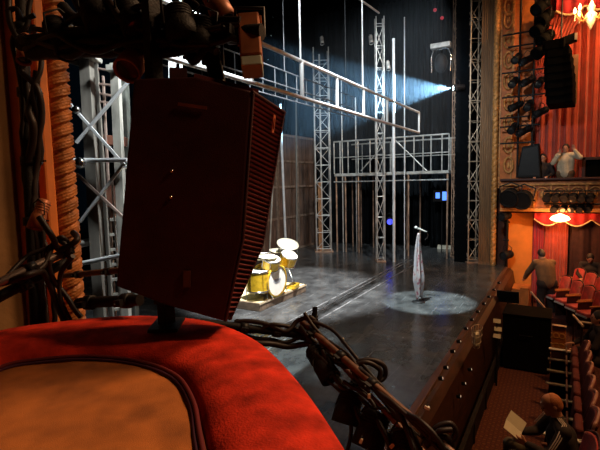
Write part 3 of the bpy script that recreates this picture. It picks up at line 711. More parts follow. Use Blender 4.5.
def drum(name, label, c, r, h, tilt, az, legs=None, mt=drum_yellow):
    c = V(c); ax = V((math.cos(az)*math.sin(tilt), math.sin(az)*math.sin(tilt), math.cos(tilt))); M = axis_matrix(ax)
    o = thing(name, label, 'drum', (c.x, c.y, ZT))
    MB().lathe([(r, -h/2), (r, h/2)], c, M, 24).build('shell', mt, o)
    MB().lathe([(.001, h/2+.002), (r*.98, h/2)], c, M, 24).build('drum_head', drum_head, o)
    MB().lathe([(.001, -h/2-.002), (r*.98, -h/2)], c, M, 24).build('drum_head', drum_head, o)
    for s in (-1, 1): MB().lathe([(r*.98, s*h/2-.012), (r*1.05, s*h/2-.012), (r*1.05, s*h/2+.012), (r*.98, s*h/2+.012)], c, M, 24).build('hoop', chrome, o)
    m = MB()
    for k in range(6):
        a = 2*PI*k/6; m = MB(); m.tube([c+M @ V((math.cos(a)*r*1.05, math.sin(a)*r*1.05, -h/2)), c+M @ V((math.cos(a)*r*1.05, math.sin(a)*r*1.05, h/2))], .005, 6); m.build('tension_rod', chrome, o)
    if legs == 'stand':
        b = c-ax*h/2; j = V((b.x, b.y, b.z-.12)); MB().tube([b, j], .012, 8).build('stand_pole', chrome, o)
        for k in range(3):
            a = 2*PI*k/3+.4; MB().tube([j, V((j.x+math.cos(a)*.26, j.y+math.sin(a)*.26, ZT+.004))], .008, 6).build('stand_leg', chrome, o)
            MB().tube([b, b+M @ V((math.cos(a)*r*.9, math.sin(a)*r*.9, .03))], .006, 6).build('basket_arm', chrome, o)
    elif legs == 'feet':
        for k in range(3):
            a = 2*PI*k/3+.4; q = c+M @ V((math.cos(a)*r*1.06, math.sin(a)*r*1.06, 0)); MB().tube([q, V((q.x, q.y, ZT))], .008, 6).build('leg', chrome, o)
    else:
        b = c-ax*h/2; MB().tube([b, V((bd_c.x, bd_c.y, bd_c.z+R*.95))], .012, 8).build('mount_arm', chrome, o)
    return o
tc_ = PY(288, 259, yd); drum('rack_tom', 'yellow tom drum tilted above the bass drum, under the cymbals', tc_, .19, .24, .5, math.radians(-110), None)
tc_ = PY(271, 263, yd); drum('rack_tom', 'pale yellow tom drum beside the loudspeaker edge, above the bass drum', tc_, .19, .22, .4, math.radians(-120), None)
tc_ = PY(258, 283, yd+.15); tc_.z = ZT+.40; drum('floor_tom', 'deep yellow floor tom standing by the loudspeaker edge', tc_, .24, .40, .0, 0, 'feet')
tc_ = PY(263, 256, yd+.7); drum('snare_drum', 'chrome snare drum behind the toms', tc_, .18, .14, .1, 0, 'stand', chrome)
def cymbal(label, c, r, tilt, az):
    c = V(c); ax = V((math.cos(az)*math.sin(tilt), math.sin(az)*math.sin(tilt), math.cos(tilt))); M = axis_matrix(ax)
    o = thing('cymbal', label, 'cymbal', (c.x, c.y, ZT), 'cymbals of the drum kit')
    MB().lathe([(.004, .035), (r*.16, .028), (r*.22, .012), (r*.6, .004), (r, -.012), (r, -.016), (r*.6, 0), (.01, .02)], c, M, 28).build('plate', brass, o)
    j = V((c.x, c.y, ZT+.35)); MB().tube([c+ax*.05, c, j], .009, 8).build('stand_pole', chrome, o)
    for k in range(3):
        a = 2*PI*k/3; MB().tube([j, V((j.x+math.cos(a)*.28, j.y+math.sin(a)*.28, ZT+.004))], .008, 6).build('stand_leg', chrome, o)
    MB().ell(c+ax*.045, .015).build('wing_nut', chrome, o)
cymbal('tilted brass cymbal, topmost of the drum kit', PY(288, 243.5, yd+.35), .27, .45, math.radians(-120))
cymbal('flat brass cymbal just beneath the topmost one', PY(279, 250, yd+.7), .25, .12, math.radians(-100))
cymbal('brass cymbal lowest of the kit by the loudspeaker edge', PY(266, 256, yd+.1), .25, .1, math.radians(-60))
st = thing('drum_stool', 'round black drum stool behind the snare', 'stool', (8.6, ry+1.9, ZT))
MB().lathe([(.001, .52), (.17, .52), (.18, .49), (.17, .45), (.001, .45)], (8.6, ry+1.9, ZT), None, 20).build('seat', black_gear, st)
MB().tube([(8.6, ry+1.9, ZT+.45), (8.6, ry+1.9, ZT+.2)], .02, 8).build('pole', chrome, st)
for k in range(3): MB().tube([(8.6, ry+1.9, ZT+.25), (8.6+math.cos(k*2.1)*.25, ry+1.9+math.sin(k*2.1)*.25, ZT+.005)], .01, 6).build('leg', chrome, st)
hx = PZ(299, 288, ZT)
o = thing('kick_pedal_case', 'small yellow case at the corner of the riser', 'case', hx); MB().box(hx+V((-.05, .12, .05)), (.34, .2, .09), rz=.2).build('body', drum_yellow, o, bevel=.01); MB().tube([hx+V((-.12, .12, .10)), hx+V((-.12, .12, .13)), hx+V((.02, .12, .13)), hx+V((.02, .12, .10))], .007, 6).build('handle', chrome, o)

# ================================================================== MIC STAND + SCARF
mb_ = PZ(418.5, 302, 0)
ms = thing('microphone_stand', 'slim microphone stand alone in the pool of light', 'microphone stand', mb_)
tmic = (mb_-EYE).dot(FW); zt_ = PD(421, 230, tmic).z
MB().lathe([(.001, .03), (.03, .03), (.13, .016), (.14, .0), (.001, 0)], mb_, None, 20).build('base', black_paint, ms)
MB().tube([mb_+V((0, 0, .01)), mb_+V((0, 0, zt_-.02))], .011, 8).build('pole', chrome, ms)
a_ = PD(416, 227.5, tmic); b_ = PD(426.5, 232, tmic)
MB().tube([a_+(b_-a_)*.2, b_], [.024, .014], 10).build('microphone', mat('pale grey microphone body', (.55, .55, .52), .3, .4), ms)
MB().ell(a_, (.032, .032, .032)).build('microphone_head', mat('pale mesh', (.7, .7, .68), .4, .5), ms)
MB().tube(smooth_path([b_, PD(428, 236, tmic), PD(425, 240, tmic)], 5), .006, 6).build('cable_end', cable_mat, ms)
m = MB()
def sf(u, v):
    z = (zt_-.05)*(1-v)+.10*v; w = .016+.085*min(1, v*1.5)**.8*(1-.55*max(0, v-.72)/.28)
    a = u*2*PI; rr_ = w*(1+.28*math.sin(a*5+v*3)+.12*math.sin(a*9))
    return V((mb_.x+rr_*math.cos(a)*1.0+.03*v, mb_.y+rr_*math.sin(a)*.9+.02*math.sin(v*4), z+.05*math.sin(a*2)*v))
m.grid(sf, 60, 40); o = m.build('scarf', scarf_m, solid=.004); tag(o, 'pale flowered scarf draped down the microphone stand', 'scarf')
# things on the stage floor near wing
o = thing('stage_monitor', 'small pale monitor wedge low by the proscenium towers', 'monitor', PZ(441, 249, 0)); q = PZ(441, 249, 0)
MB().prism([q+V((0, -.35, 0)), q+V((.3, -.35, 0)), q+V((.3, -.35, .11)), q+V((.12, -.35, .14))], (0, .5, 0)).build('body', mat('pale wedge paint', (.55, .50, .38), .6), o, bevel=.01)
MB().box(q+V((.03, -.1, .06)), (.02, .44, .07)).build('grille', mat('pale wedge mesh', (.62, .58, .46), .6), o)
# paper slip on floor
o = MB().box(PZ(436, 313, .004), (.22, .12, .004), rz=.3).build('trap_cover', mat('dark floor trap plate', (.03, .035, .035), .4)); tag(o, 'small dark plate lying in the pool of light', 'plate')
# tracks in the floor
for i, y in enumerate((PZ(350, 293, 0).y, PZ(350, 293, 0).y-.32, PZ(350, 293, 0).y+.14)):
    o = MB().bb((5.5, y-.014, .001), (14.4, y+.014, .006)).build('floor_track', mat('worn pale track', (.17, .17, .165), .5, .0, var=.9, scale=5)); tag(o, ('steel floor track, middle of three running across the stage', 'steel floor track lying closest to the audience', 'steel floor track farthest from the audience')[i], 'track')
for k in range(8):
    x = 13.2+k*.16; y = 4.8-k*.0
# blue lamp & fixtures upstage right
def par(name, label, pos, aim, r=.1, emit=None, es=0, hook=None):
    pos = V(pos); d = (V(aim)-pos).normalized()
    lm = mat('lens '+label, (.3, .3, .3), .3, emit=emit, es=es) if emit else lens_glass
    return fixture(name, label, pos-d*.3, pos, r, black_gear, lm, parent_pt=hook)
bl = PX(390, 222, 15.6)
par('blue_lamp', 'stage light glowing deep blue under the platform', bl, bl+V((-.8, -.3, -.2)), .13, (.02, .03, 1.0), 1.6)
mo = PX(442, 196, 16.2); o = thing('monitor_screen', 'small screen glowing blue under the platform by the proscenium', 'screen', mo)
MB().box(mo, (.06, .62, .4)).build('casing', black_paint, o, bevel=.01)
m = MB(); m.box(mo+V((-.035, -.12, 0)), (.01, .2, .3)); m.box(mo+V((-.035, .14, .02)), (.01, .14, .2)); m.build('screen', mat('blue screen glow', (.05, .1, .3), .3, emit=(.08, .22, .9), es=2.2), o)
MB().tube([mo+V((0, 0, -.2)), V((mo.x, mo.y, 0))], .02, 8).build('stand', black_paint, o)
# beam light
bp_ = PX(452.5, 88, 14.4); aim = PX(380, 84, 13.0)+V((0, 0, -.1))
aimd = V((-.42, .9, -.03)).normalized()
fx = fixture('beam_light', 'bright white-blue beam light on the thin rusty tower', bp_-aimd*.36, bp_, .10, black_gear, mat('white hot lens', (.8, .9, 1), .3, emit=(.75, .9, 1), es=55))
fp = PX(441, 60, 14.6)
o = thing('moving_head_light', 'silver framed moving head light above the beam light', 'stage light', fp)
m = MB(); m.tube([fp+V((0, -.28, -.35)), fp+V((0, -.3, .1)), fp+V((0, -.22, .32)), fp+V((0, .22, .34)), fp+V((0, .3, .1)), fp+V((0, .28, -.35))], .028, 8); m.build('yoke', chrome, o)
MB().ell(fp+V((0, 0, -.1)), (.2, .2, .3)).build('head', black_gear, o); MB().bb(fp+V((-.14, -.3, .34)), fp+V((.14, .3, .5))).build('base', truss_mat, o, bevel=.02)
MB().tube([fp+V((0, 0, .5)), fp+V((0, 0, 5))], .015, 6).build('hanger', black_paint, o)
for i, (px, py, lab) in enumerate(((322, 41, 'small stage light on top of the wide lattice tower'), (371, 40, 'small pale stage light beside the top of the narrow tower'), (388, 66, 'stage light clamped to the thick white pipe'), (437, 91, 'square framed stage light in the blue beam'), (474, 24, 'pale stage light at the top of the proscenium tower'))):
    p = PD(px, py, (15.9, 14.6, 14.2, 14.4, 14.2)[i])
    fixture('stage_light', lab, p+V((.03, .03, .16)), p+V((-.06, -.04, -.14)), .07, truss_mat if i != 3 else black_paint, lens_glass, group='stage lights hung over the stage')
for i, (px, py) in enumerate(((435, 10), (442, 18))):
    p = PX(px, py, 13.5); o = thing('red_indicator_lamp', ('upper of two faint red indicator lamps high over the stage', 'lower of two faint red indicator lamps high over the stage')[i], 'lamp', p)
    MB().ell(p, .05).build('lens', mat('dim red lens', (.3, .02, .03), .4, emit=(.8, .05, .08), es=.25), o); MB().tube([p, p+V((0, 0, 3))], .01, 6).build('hanger', black_paint, o)
# overhead batten near (dark with highlights)
pipe('overhead_batten', 'short pale batten hanging high over the stage', PD(358, -2, 9), PD(379, 13, 10), .02, truss_mat)
# dark drape at top of opening
curtain('border_curtain', 'black border curtain hanging high across the stage', (7.5, 3.3), (19, 3.3), 8.3, 12.5, .08, 22, stage_black)

# stage edge footlights
fb = None
for i, (px, py) in enumerate(((427, 408), (441, 379), (446, 368), (453, 352), (459, 342), (466, 329), (472, 320), (478, 312), (484, 304), (489, 297), (494, 290), (499, 283), (470, 370), (464, 384), (459, 397))):
    up_ = i < 12
    p = PY(px, py, 1.20 if up_ else 1.12)
    places = ('first, nearest the velvet box', 'second', 'third', 'fourth', 'fifth', 'sixth', 'seventh', 'eighth', 'ninth', 'tenth', 'eleventh', 'twelfth, by the wooden stool')
    lab = 'small footlight in the stage front, %s counted from the velvet box' % places[i] if up_ else 'small footlight low on the stage front, %s of the lower three' % ('top', 'middle', 'bottom')[i-12]
    lab = lab.replace(', nearest the velvet box counted from the velvet box', ', closest to the velvet box').replace('twelfth, by the wooden stool counted from the velvet box', 'last before the wooden boxes')
    o = thing('footlight', lab, 'footlight', p, 'footlights along the stage front')
    MB().lathe([(.001, 0), (.022, 0), (.028, .05), (.024, .055), (.02, .05)], p+V((0, .03, 0)), axis_matrix((0, -1, .25)), 12).build('housing', black_gear, o)
    MB().ell(p+V((0, -.015, .01)), (.018, .012, .018), seg=10, rings=6).build('bulb', mat('warm white bulb', (.8, .7, .6), .3, emit=(1, .78, .6), es=.35), o)
# strip rail under footlights
o = thing('pit_rail', 'low black rail along the foot of the stage front', 'rail', (8, 1.0, FL))
MB().bb((3.0, .96, FL+.30), (12.6, 1.02, FL+.36)).build('top_rail', black_gear, o, bevel=.006)
MB().bb((3.0, .975, FL+.02), (12.6, 1.005, FL+.30)).build('panel', black_gear, o)
for k in range(10): MB().bb((3.0+k*1.06, .96, FL), (3.06+k*1.06, 1.02, FL+.33)).build('post', black_gear, o)
# wire basket hanging on stage front
q = PY(471, 327, 1.1); o = thing('wire_basket', 'pale wire basket hanging on the stage front', 'basket', q)
m = MB()
for z, r in ((0, .12), (-.1, .11), (-.2, .09), (-.28, .06)): m.tube([q+V((math.cos(a*PI/8)*r*1.3, math.sin(a*PI/8)*r*.6-.08, z)) for a in range(17)], .004, 5, cap=False)
for k in range(12): a = k*PI/6; m.tube([q+V((math.cos(a)*.156, math.sin(a)*.072-.08, 0)), q+V((math.cos(a)*.078, math.sin(a)*.036-.08, -.28))], .004, 5)
m.build('wire', mat('pale wire', (.6, .5, .42), .4, .5), o)
MB().box(q+V((0, -.08, -.16)), (.12, .06, .16), rz=.3).build('paper', paper, o)

# ================================================================== AUDITORIUM: BLACK CABINET, CRATES
cabinet_black = mat('matt black cabinet paint', (.003, .0025, .0022), .85, var=.3, spec=.08)
cx, cy0, cy1 = 9.05, PX(550, 356, 9.05).y, PX(502, 356, 9.05).y
zt2 = PX(525, 317, 9.05).z
o = thing('equipment_cabinet', 'big plain black cabinet standing on the carpet by the stage front', 'cabinet', (9.4, (cy0+cy1)/2, FL))
MB().bb((9.05, cy0, FL+.03), (9.75, cy1, zt2)).build('body', cabinet_black, o, bevel=.015)
MB().bb((9.03, cy0-.01, zt2), (9.78, cy1+.01, zt2+.03)).build('top', cabinet_black, o, bevel=.006)
MB().bb((9.1, cy0+.05, FL), (9.7, cy1-.05, FL+.03)).build('plinth', black_paint, o)
MB().tube([(9.03, (cy0+cy1)/2-.1, -.3), (9.0, (cy0+cy1)/2-.1, -.3), (9.0, (cy0+cy1)/2+.1, -.3), (9.03, (cy0+cy1)/2+.1, -.3)], .008, 6).build('handle', black_paint, o)
# papers / shelf left of the cabinet
for i, (px, py) in enumerate(((497, 321), (498, 329), (497, 336))):
    q = PD(px, py, 7.75); o = thing('music_sheet', ('white sheet propped highest by the black cabinet', 'white sheet in the middle by the black cabinet', 'white sheet lowest by the black cabinet')[i], 'paper', q, 'white sheets by the black cabinet')
    MB().box(q, (.012, .12, .07), M=Matrix.Rotation(.3, 3, 'Y')).build('page', paper, o); MB().tube([q, V((q.x, q.y, FL))], .008, 6).build('stand', black_paint, o)
# wooden boxes
def crate(label, pa, pb, zb, zt_, dep, mt=wood_orange):
    a = PZ(*pa, zb); b = PZ(*pb, zb); o = thing('wooden_box', label, 'box', (a+b)/2)
    x0, y0, y1 = a.x, min(a.y, b.y), max(a.y, b.y)
    MB().bb((x0, y0, zb), (x0+dep, y1, zt_)).build('body', mt, o, bevel=.01)
    m = MB(); t = .03
    for y in (y0, y1-t): m.bb((x0-.012, y, zb), (x0, y+t, zt_))
    for z in (zb, zt_-t): m.bb((x0-.012, y0, z), (x0, y1, z+t))
    m.build('batten', mt, o); return o
crate('wide wooden box with light top beside the bending man', (511, 312), (529, 312), FL, -.35, .7)
crate('small taller wooden box directly at the bending man\'s hand', (519.5, 316), (528.5, 316), FL, -.25, .3, wood_orange)
st = thing('orange_stool', 'round orange-topped stool by the end of the stage front', 'stool', PZ(505, 300, FL)); q = PZ(505, 303, FL)
MB().lathe([(.001, .62), (.19, .62), (.2, .58), (.19, .54), (.001, .54)], q, None, 18).build('seat', orange_cloth, st)
for k in range(4): a = k*PI/2+.4; MB().tube([q+V((math.cos(a)*.13, math.sin(a)*.13, .55)), q+V((math.cos(a)*.18, math.sin(a)*.18, 0))], .015, 8).build('leg', wood_dark, st)
st = thing('music_stand', 'black music stand between the stage front and the black cabinet', 'music stand', PZ(512, 335, FL)); q = PZ(507, 338, FL)
MB().tube([q, q+V((0, 0, .85))], .012, 8).build('pole', black_paint, st); MB().box(q+V((0, 0, .95)), (.03, .45, .3), M=Matrix.Rotation(-.4, 3, 'Y')).build('desk', black_paint, st)
for k in range(3): MB().tube([q+V((0, 0, .15)), q+V((math.cos(k*2.09)*.22, math.sin(k*2.09)*.22, 0))], .01, 6).build('leg', black_paint, st)
# end gate panel (brown/orange) right of the cabinet with pale top rail
o = thing('wooden_partition', 'orange wooden end panel beyond the front row of seats', 'panel', PX(557, 350, 9.2))
ya_, yb2 = PX(566, 330, 9.2).y, PX(551, 330, 9.2).y
MB().bb((9.2, ya_, FL), (9.26, yb2-.02, -.10)).build('panel', wood_orange, o, bevel=.01)
m = MB(); m.bb((9.17, ya_, -.13), (9.29, yb2-.02, -.09)); m.build('cap', wood_dark, o)
m = MB()
for k in range(3):
    for j in range(4): m.lathe([(.035, 0), (.05, .01), (.06, 0)], (9.2, ya_+.06+k*.09, -.85+j*.19), axis_matrix((-1, 0, 0)), 10)
m.build('carving', gold_paint, o)
# pale handrails (thin lines) near bending man
for i, (a, b, lab) in enumerate((((531, 292, 11.2), (549, 313, 10.0), 'pale slanting handrail in front of the bending man'), ((573, 315, 9.6), (583, 326, 9.0), 'short pale rail above the front row of seats'), ((580, 322, 9.2), (597, 324, 9.2), 'pale cloth-topped ledge at the frame edge, above the front row'))):
    A_, B_ = PX(a[0], a[1], a[2]), PX(b[0], b[1], b[2]); o = thing('handrail', lab, 'handrail', A_)
    MB().tube([A_, B_], .022, 8).build('rail', mat('pale worn rail', (.62, .42, .28), .4, .2), o)
    for P_ in (A_.lerp(B_, .1), A_.lerp(B_, .9)): MB().tube([P_, V((P_.x, P_.y, FL))], .016, 8).build('post', seat_iron, o)

# ================================================================== SEATS
def make_seat(label, group, up=False):
    """theatre chair facing +x locally, base at origin"""
    o = thing('theatre_chair', label, 'chair', (0, 0, 0), group)
    sr = mat('shaded red seat plush', (.10, .008, .006), .8, var=.3) if up else seat_red  # folded rows: their shade is put into a darker plush colour
    m = MB()
    def bk(u, v):
        y = (u-.5)*.46; z = .40+.50*v-.05*abs(2*u-1)**2.5*v; x = -.20-.13*v+.05*(2*u-1)**2; return V((x, y, z))
    m.grid(bk, 12, 12); m.build('backrest', sr, o, solid=.07, bevel=.015)
    m = MB()
    m.tube(smooth_path([bk(0, .1)+V((-.04, 0, 0)), bk(0, .92), bk(.12, 1.0)+V((0, 0, .005)), bk(.5, 1.03)+V((0, 0, .01)), bk(.88, 1.0)+V((0, 0, .005)), bk(1, .92), bk(1, .1)+V((-.04, 0, 0))], 5), .018, 8); m.build('back_frame', mat('seat rim with painted highlight', (.42, .20, .15), .35) if up else seat_iron, o)  # on folded chairs the highlight along the back is painted as a paler rim
    if up:
        MB().box((-.12, 0, .58), (.09, .42, .36), M=Matrix.Rotation(-.12, 3, 'Y')).build('seat_cushion', sr, o, bevel=.03)
        MB().tube([(-.02, -.20, .74), (-.02, .20, .74)], .014, 8).build('seat_edge', seat_iron, o)
    else:
        MB().box((.06, 0, .42), (.44, .44, .09)).build('seat_cushion', sr, o, bevel=.03)
        MB().bb((.275, -.21, .36), (.295, .21, .40)).build('seat_edge', cream_edge, o)
    for s in (-1, 1):
        m = MB(); m.prism([V((.22, s*.25-.015, .0)), V((.2, s*.25-.015, .6)), V((-.2, s*.25-.015, .66)), V((-.24, s*.25-.015, 0))], (0, .03, 0)); m.build('side_standard', seat_iron, o, bevel=.008)
        MB().bb((-.2, s*.25-.03, .62), (.24, s*.25+.03, .65)).build('armrest', cream_edge if up else wood_orange, o, bevel=.01)
    return o
def put(o, x, y, z, rz): o.location = (x, y, z); o.rotation_euler = (0, 0, rz); return o
s_dn = make_seat('red', 'red plush seats beyond the bending man')
first = True
pts_seats = [(572, 268, 'red theatre chair beyond the bending man, far end of the back row'), (583, 272.5, 'red theatre chair in the middle of the back row of three'), (594, 277, 'red theatre chair of the back row, cut closest to the picture edge'),
             (558, 276, 'red theatre chair directly behind the bending man\'s hip'), (569, 280.5, 'red theatre chair second from the bending man, lower row'), (580.5, 285.5, 'red theatre chair third from the bending man, lower row'), (592.5, 291, 'red theatre chair fourth from the bending man, lower row')]
ln = 0
for px, py, lab in pts_seats:
    fz = -.70 if ln < 3 else -.85; ln += 1
    p = PZ(px, py, fz+.93)
    o = s_dn if first else copy_tree(s_dn); first = False
    o['label'] = lab; put(o, p.x, p.y, fz, math.radians(124)); o.scale = (.84, .84, 1)
m = MB(); m.bb((12.4, -4, FL), (14.19, PX(553, 290, 13.2).y, -.85)); m.bb((13.0, -4, -.85), (14.19, PX(566, 290, 13.6).y-.0, -.70)); struct(m.build('floor_steps', carpet))
s_up = make_seat('x', 'front row seats seen from the side', True); first = True
names = ('closest to the seated reader', 'second from the seated reader', 'third from the seated reader', 'fourth from the seated reader', 'fifth from the seated reader', 'farthest from the seated reader, beside the orange panel')
xs = [5.95, 6.45, 6.95, 7.45, 7.95, 8.45]
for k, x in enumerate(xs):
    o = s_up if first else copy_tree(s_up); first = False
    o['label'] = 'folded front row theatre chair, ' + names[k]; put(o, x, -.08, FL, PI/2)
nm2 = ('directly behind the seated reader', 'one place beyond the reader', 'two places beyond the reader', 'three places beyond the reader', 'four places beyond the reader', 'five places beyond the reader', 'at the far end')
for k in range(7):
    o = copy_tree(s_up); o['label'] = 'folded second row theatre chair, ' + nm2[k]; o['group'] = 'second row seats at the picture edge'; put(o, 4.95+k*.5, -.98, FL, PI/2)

# ================================================================== FAR SIDE WALL: BOX, DRAPES
def yx(px, py=180, x=14.5): return PX(px, py, x).y
def zx(px, py, x=14.5): return PX(px, py, x).z
# box balcony
XB = 13.75
bo = thing('theatre_box', 'gilt balcony front of the opposite theatre box with carved arches', 'balcony', (XB, 0, 1.5))
y1b = yx(500, 190, XB); y0b = -4.0
zt3 = zx(560, 178.5, XB); zb3 = zx(560, 212, XB)
MB().bb((XB+.05, y0b, zb3), (14.75, y1b, zb3+.12)).build('floor_slab', plaster_gold, bo)
def bowed(z0, z1, x0, th, mt, nm, bev=.01): return MB().bb((x0, y0b, z0), (x0+th, y1b, z1)).build(nm, mt, bo, bevel=bev)
bowed(zt3-.05, zt3+.02, XB-.06, .28, seat_iron, 'handrail', .02)
bowed(zb3, zt3-.05, XB+.03, .10, plaster_gold, 'front_panel')
bowed(zb3, zb3+.10, XB-.04, .1, gold_paint, 'lower_moulding', .02)
bowed(zt3-.18, zt3-.12, XB-.03, .1, gold_paint, 'upper_moulding', .015)
for k in range(12):
    yc = y1b-.25-k*.40
    m = MB(); n = 10
    arc = [V((XB+.01, yc-.15, zt3-.62))] + [V((XB+.01, yc-.15*math.cos(PI*i/n), zt3-.38+.15*math.sin(PI*i/n))) for i in range(n+1)] + [V((XB+.01, yc+.15, zt3-.62))]
    m.tube(arc, .022, 6); m.ell((XB+.03, yc, zt3-.42), (.03, .06, .1)); m.build('arch', gold_paint, bo)
    m = MB(); m.bb((XB-.02, yc+.18, zb3+.1), (XB+.05, yc+.22, zt3-.18)); m.build('pilaster', gold_paint, bo)
# opening drapes (upper)
dr = curtain('side_curtain', 'tall red curtain hanging behind the opposite box', (14.6, yx(536, 100)), (14.6, -3.5), zb3+.12, 9.0, .085, 21, red_cloth)
def gat(u, v):
    return u*(.10+.9*v**1.2)*1.0
dr2 = curtain('side_curtain', 'swept red curtain pulled to the left over the straight one', (14.42, yx(534, 60)), (14.42, yx(585, 60)), zx(560, 110, 14.4), zx(560, 8, 14.4), .035, 12, red_cloth, gather=gat, seed=1)
# valance with gold swag trim at top
vl_ = thing('pelmet', 'red scalloped pelmet with pale trim above the tall red curtain', 'pelmet', (14.3, 0, 8))
zv = zx(560, 10, 14.3)
def scal(u): return .16*abs(math.sin(u*PI*6))
ysL, ysR = yx(556, 10, 14.3), -3.6
m = MB(); m.grid(lambda u, v: V((14.28+.03*math.sin(u*90), ysL+(ysR-ysL)*u, (zv-scal(u))*(1-v)+(zv+.8)*v)), 140, 4); m.build('cloth', crimson_cloth, vl_, solid=.02)
m = MB(); m.tube([V((14.25, ysL+(ysR-ysL)*i/140, zv-scal(i/140)-.02)) for i in range(141)], .028, 6); m.build('trim', mat('pale gold fringe', (.75, .50, .25), .7), vl_)
# lower level: beam, valance, curtains, orange screen
m = MB(); ysl, ysr = yx(500, 216, 14.0), -4.0
zv2 = zx(560, 213, 14.0)
v2 = thing('pelmet', 'low red pelmet with looping gold fringe under the opposite box', 'pelmet', (14.0, 0, 1.5))
def sc2(u): return .18*abs(math.sin(u*PI*7))+.05
yq = yx(534, 216, 14.0)
m.grid(lambda u, v: V((14.0+.02*math.sin(u*120), yq+(ysr-yq)*u, (zv2-.1-sc2(u))*(1-v)+zv2*v)), 160, 4); m.build('cloth', crimson_cloth, v2, solid=.02)
m = MB(); m.tube([V((13.97, yq+(ysr-yq)*i/160, zv2-.1-sc2(i/160)-.015)) for i in range(161)], .02, 6); m.build('fringe', mat('pale gold fringe', (.75, .50, .25), .7), v2)
o = thing('orange_screen', 'flat bright orange cloth screen next to the stage end', 'screen', (14.4, yx(520, 250, 14.4), FL))
MB().bb((14.38, yx(534.5, 250, 14.38), FL+.02), (14.42, yx(508, 250, 14.38), zx(520, 213, 14.38))).build('cloth', orange_cloth, o)
MB().bb((14.34, yx(534.5, 250, 14.38)-.02, FL), (14.44, yx(534.5, 250, 14.38)+.02, zx(520, 213, 14.38))).build('post', orange_strip, o)
curtain('crimson_curtain', 'narrow crimson curtain beside the orange screen', (14.35, yx(534.5)), (14.35, yx(545.5)), FL+.02, zv2-.05, .035, 4, crimson_cloth)
curtain('orange_red_curtain', 'bright orange red curtain under the glowing wall lamp', (14.35, yx(546)), (14.35, yx(570)), FL+.02, zv2-.05, .03, 7, red_cloth, seed=2)
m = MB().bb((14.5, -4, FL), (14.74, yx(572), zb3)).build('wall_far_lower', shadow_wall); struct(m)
# dark doorway bits: tall dark drape at right
curtain('brown_drape', 'dark brown drape in the shade at the picture edge', (14.2, yx(574)), (14.2, -3.0), FL+.02, zv2-.08, .05, 8, mat('dark brown drape cloth', (.05, .014, .01), .9))
# sconce
q = PX(560, 218, 13.85); o = thing('wall_lamp', 'glowing glass wall lamp under the opposite box', 'lamp', q)
MB().lathe([(.02, .12), (.20, .04), (.24, -.03), (.20, -.06), (.12, -.09), (.001, -.11)], q, None, 16).build('shade', mat('glowing shade glass', (.9, .7, .4), .4, emit=(1, .60, .22), es=11), o)
MB().tube([q+V((0, 0, .12)), q+V((.1, 0, .18)), q+V((.3, 0, .2))], .015, 8).build('arm', gold_paint, o)
# chandelier
q = PX(591, 13, 13.6); ch = thing('chandelier', 'glittering crystal chandelier before the tall red curtain', 'chandelier', q)
MB().tube([q+V((0, 0, .2)), q+V((0, 0, 3.5))], .02, 8).build('chain', gold_paint, ch)
MB().lathe([(.03, .25), (.10, .15), (.06, .05), (.14, -.05), (.08, -.25), (.02, -.38), (.001, -.40)], q, None, 16).build('body', mat('cut crystal', (.8, .75, .6), .1, .3), ch)
for k in range(8):
    a = 2*PI*k/8; e = q+V((math.cos(a)*.34, math.sin(a)*.34, .05))
    arm = MB().tube(smooth_path([q+V((0, 0, -.05)), q+V((math.cos(a)*.2, math.sin(a)*.2, -.15)), e], 5), .012, 6).build('arm', gold_paint, ch)
    b = MB(); b.lathe([(.001, .16), (.03, .10), (.04, .05), (.02, 0)], e, None, 10); b.build('lamp_glass', mat('glowing candle bulb', (1, .9, .6), .3, emit=(1, .72, .32), es=5), arm)
    m = MB()
    for j in range(3): m.ell(e+V((0, 0, -.05-j*.055)), (.02, .02, .025), seg=8, rings=5)
    m.build('crystal_drop', mat('cut crystal', (.8, .75, .6), .1, .3), arm)
# boom with lights on far panel
def boom(label, px, y0, y1, x, fx_list):
    a = PX(px, y1, x); b = PX(px, y0, x); b.y = a.y
    o = thing('lighting_boom', label, 'lighting boom', a); MB().tube([a, b], .028, 8).build('pipe', black_paint, o)
    for py, w0, w1 in fx_list:
        z = PX(px, py, x).z; MB().tube([(x, yx(w0, py, x), z), (x, yx(w1, py, x), z)], .024, 8).build('cross_arm', black_paint, o)
boom('black boom pipe with cross arms on the orange panel beside the rope moulding', 531, -15, 178, 14.2, ((31, 503, 541), (70, 502, 545), (95, 502, 545), (125, 500, 540), (142, 500, 535)))
boom('second black boom pipe standing against the medallions', 517, -15, 178, 14.25, ((46, 508, 541), (117, 500, 530)))
lights = ((517, 58, 'upper'), (527, 60, ''), (514, 82, ''), (528, 81, ''), (540, 82, ''), (516, 106, ''), (529, 105, ''), (541, 112, ''), (513, 128, ''), (524, 131, ''))
places = ('in the top row, next to the medallions', 'in the top row, against the boom pipe', 'second row, next to the medallions', 'second row, below the boom arm', 'second row, beside the curved speaker stack', 'third row, next to the medallions', 'third row, against the boom pipe', 'third row, in front of the red curtain', 'bottom row, next to the medallions', 'bottom row, over the black wedge speaker')
for i, (px, py, _) in enumerate(lights):
    p = PX(px, py, 14.0); d = V((-.16, .16, -.10)) if i % 2 else V((-.2, .05, -.12))
    fixture('stage_light', 'black stage light on the far boom, ' + places[i], p-d*.9, p+d*.9, .10, black_gear, lens_glass, parent_pt=p+V((0, 0, .26)), group='stage lights on the far boom')
cluster_black = mat('matt black lamp housing', (.003, .0025, .0022), .8, var=.3, spec=.08)
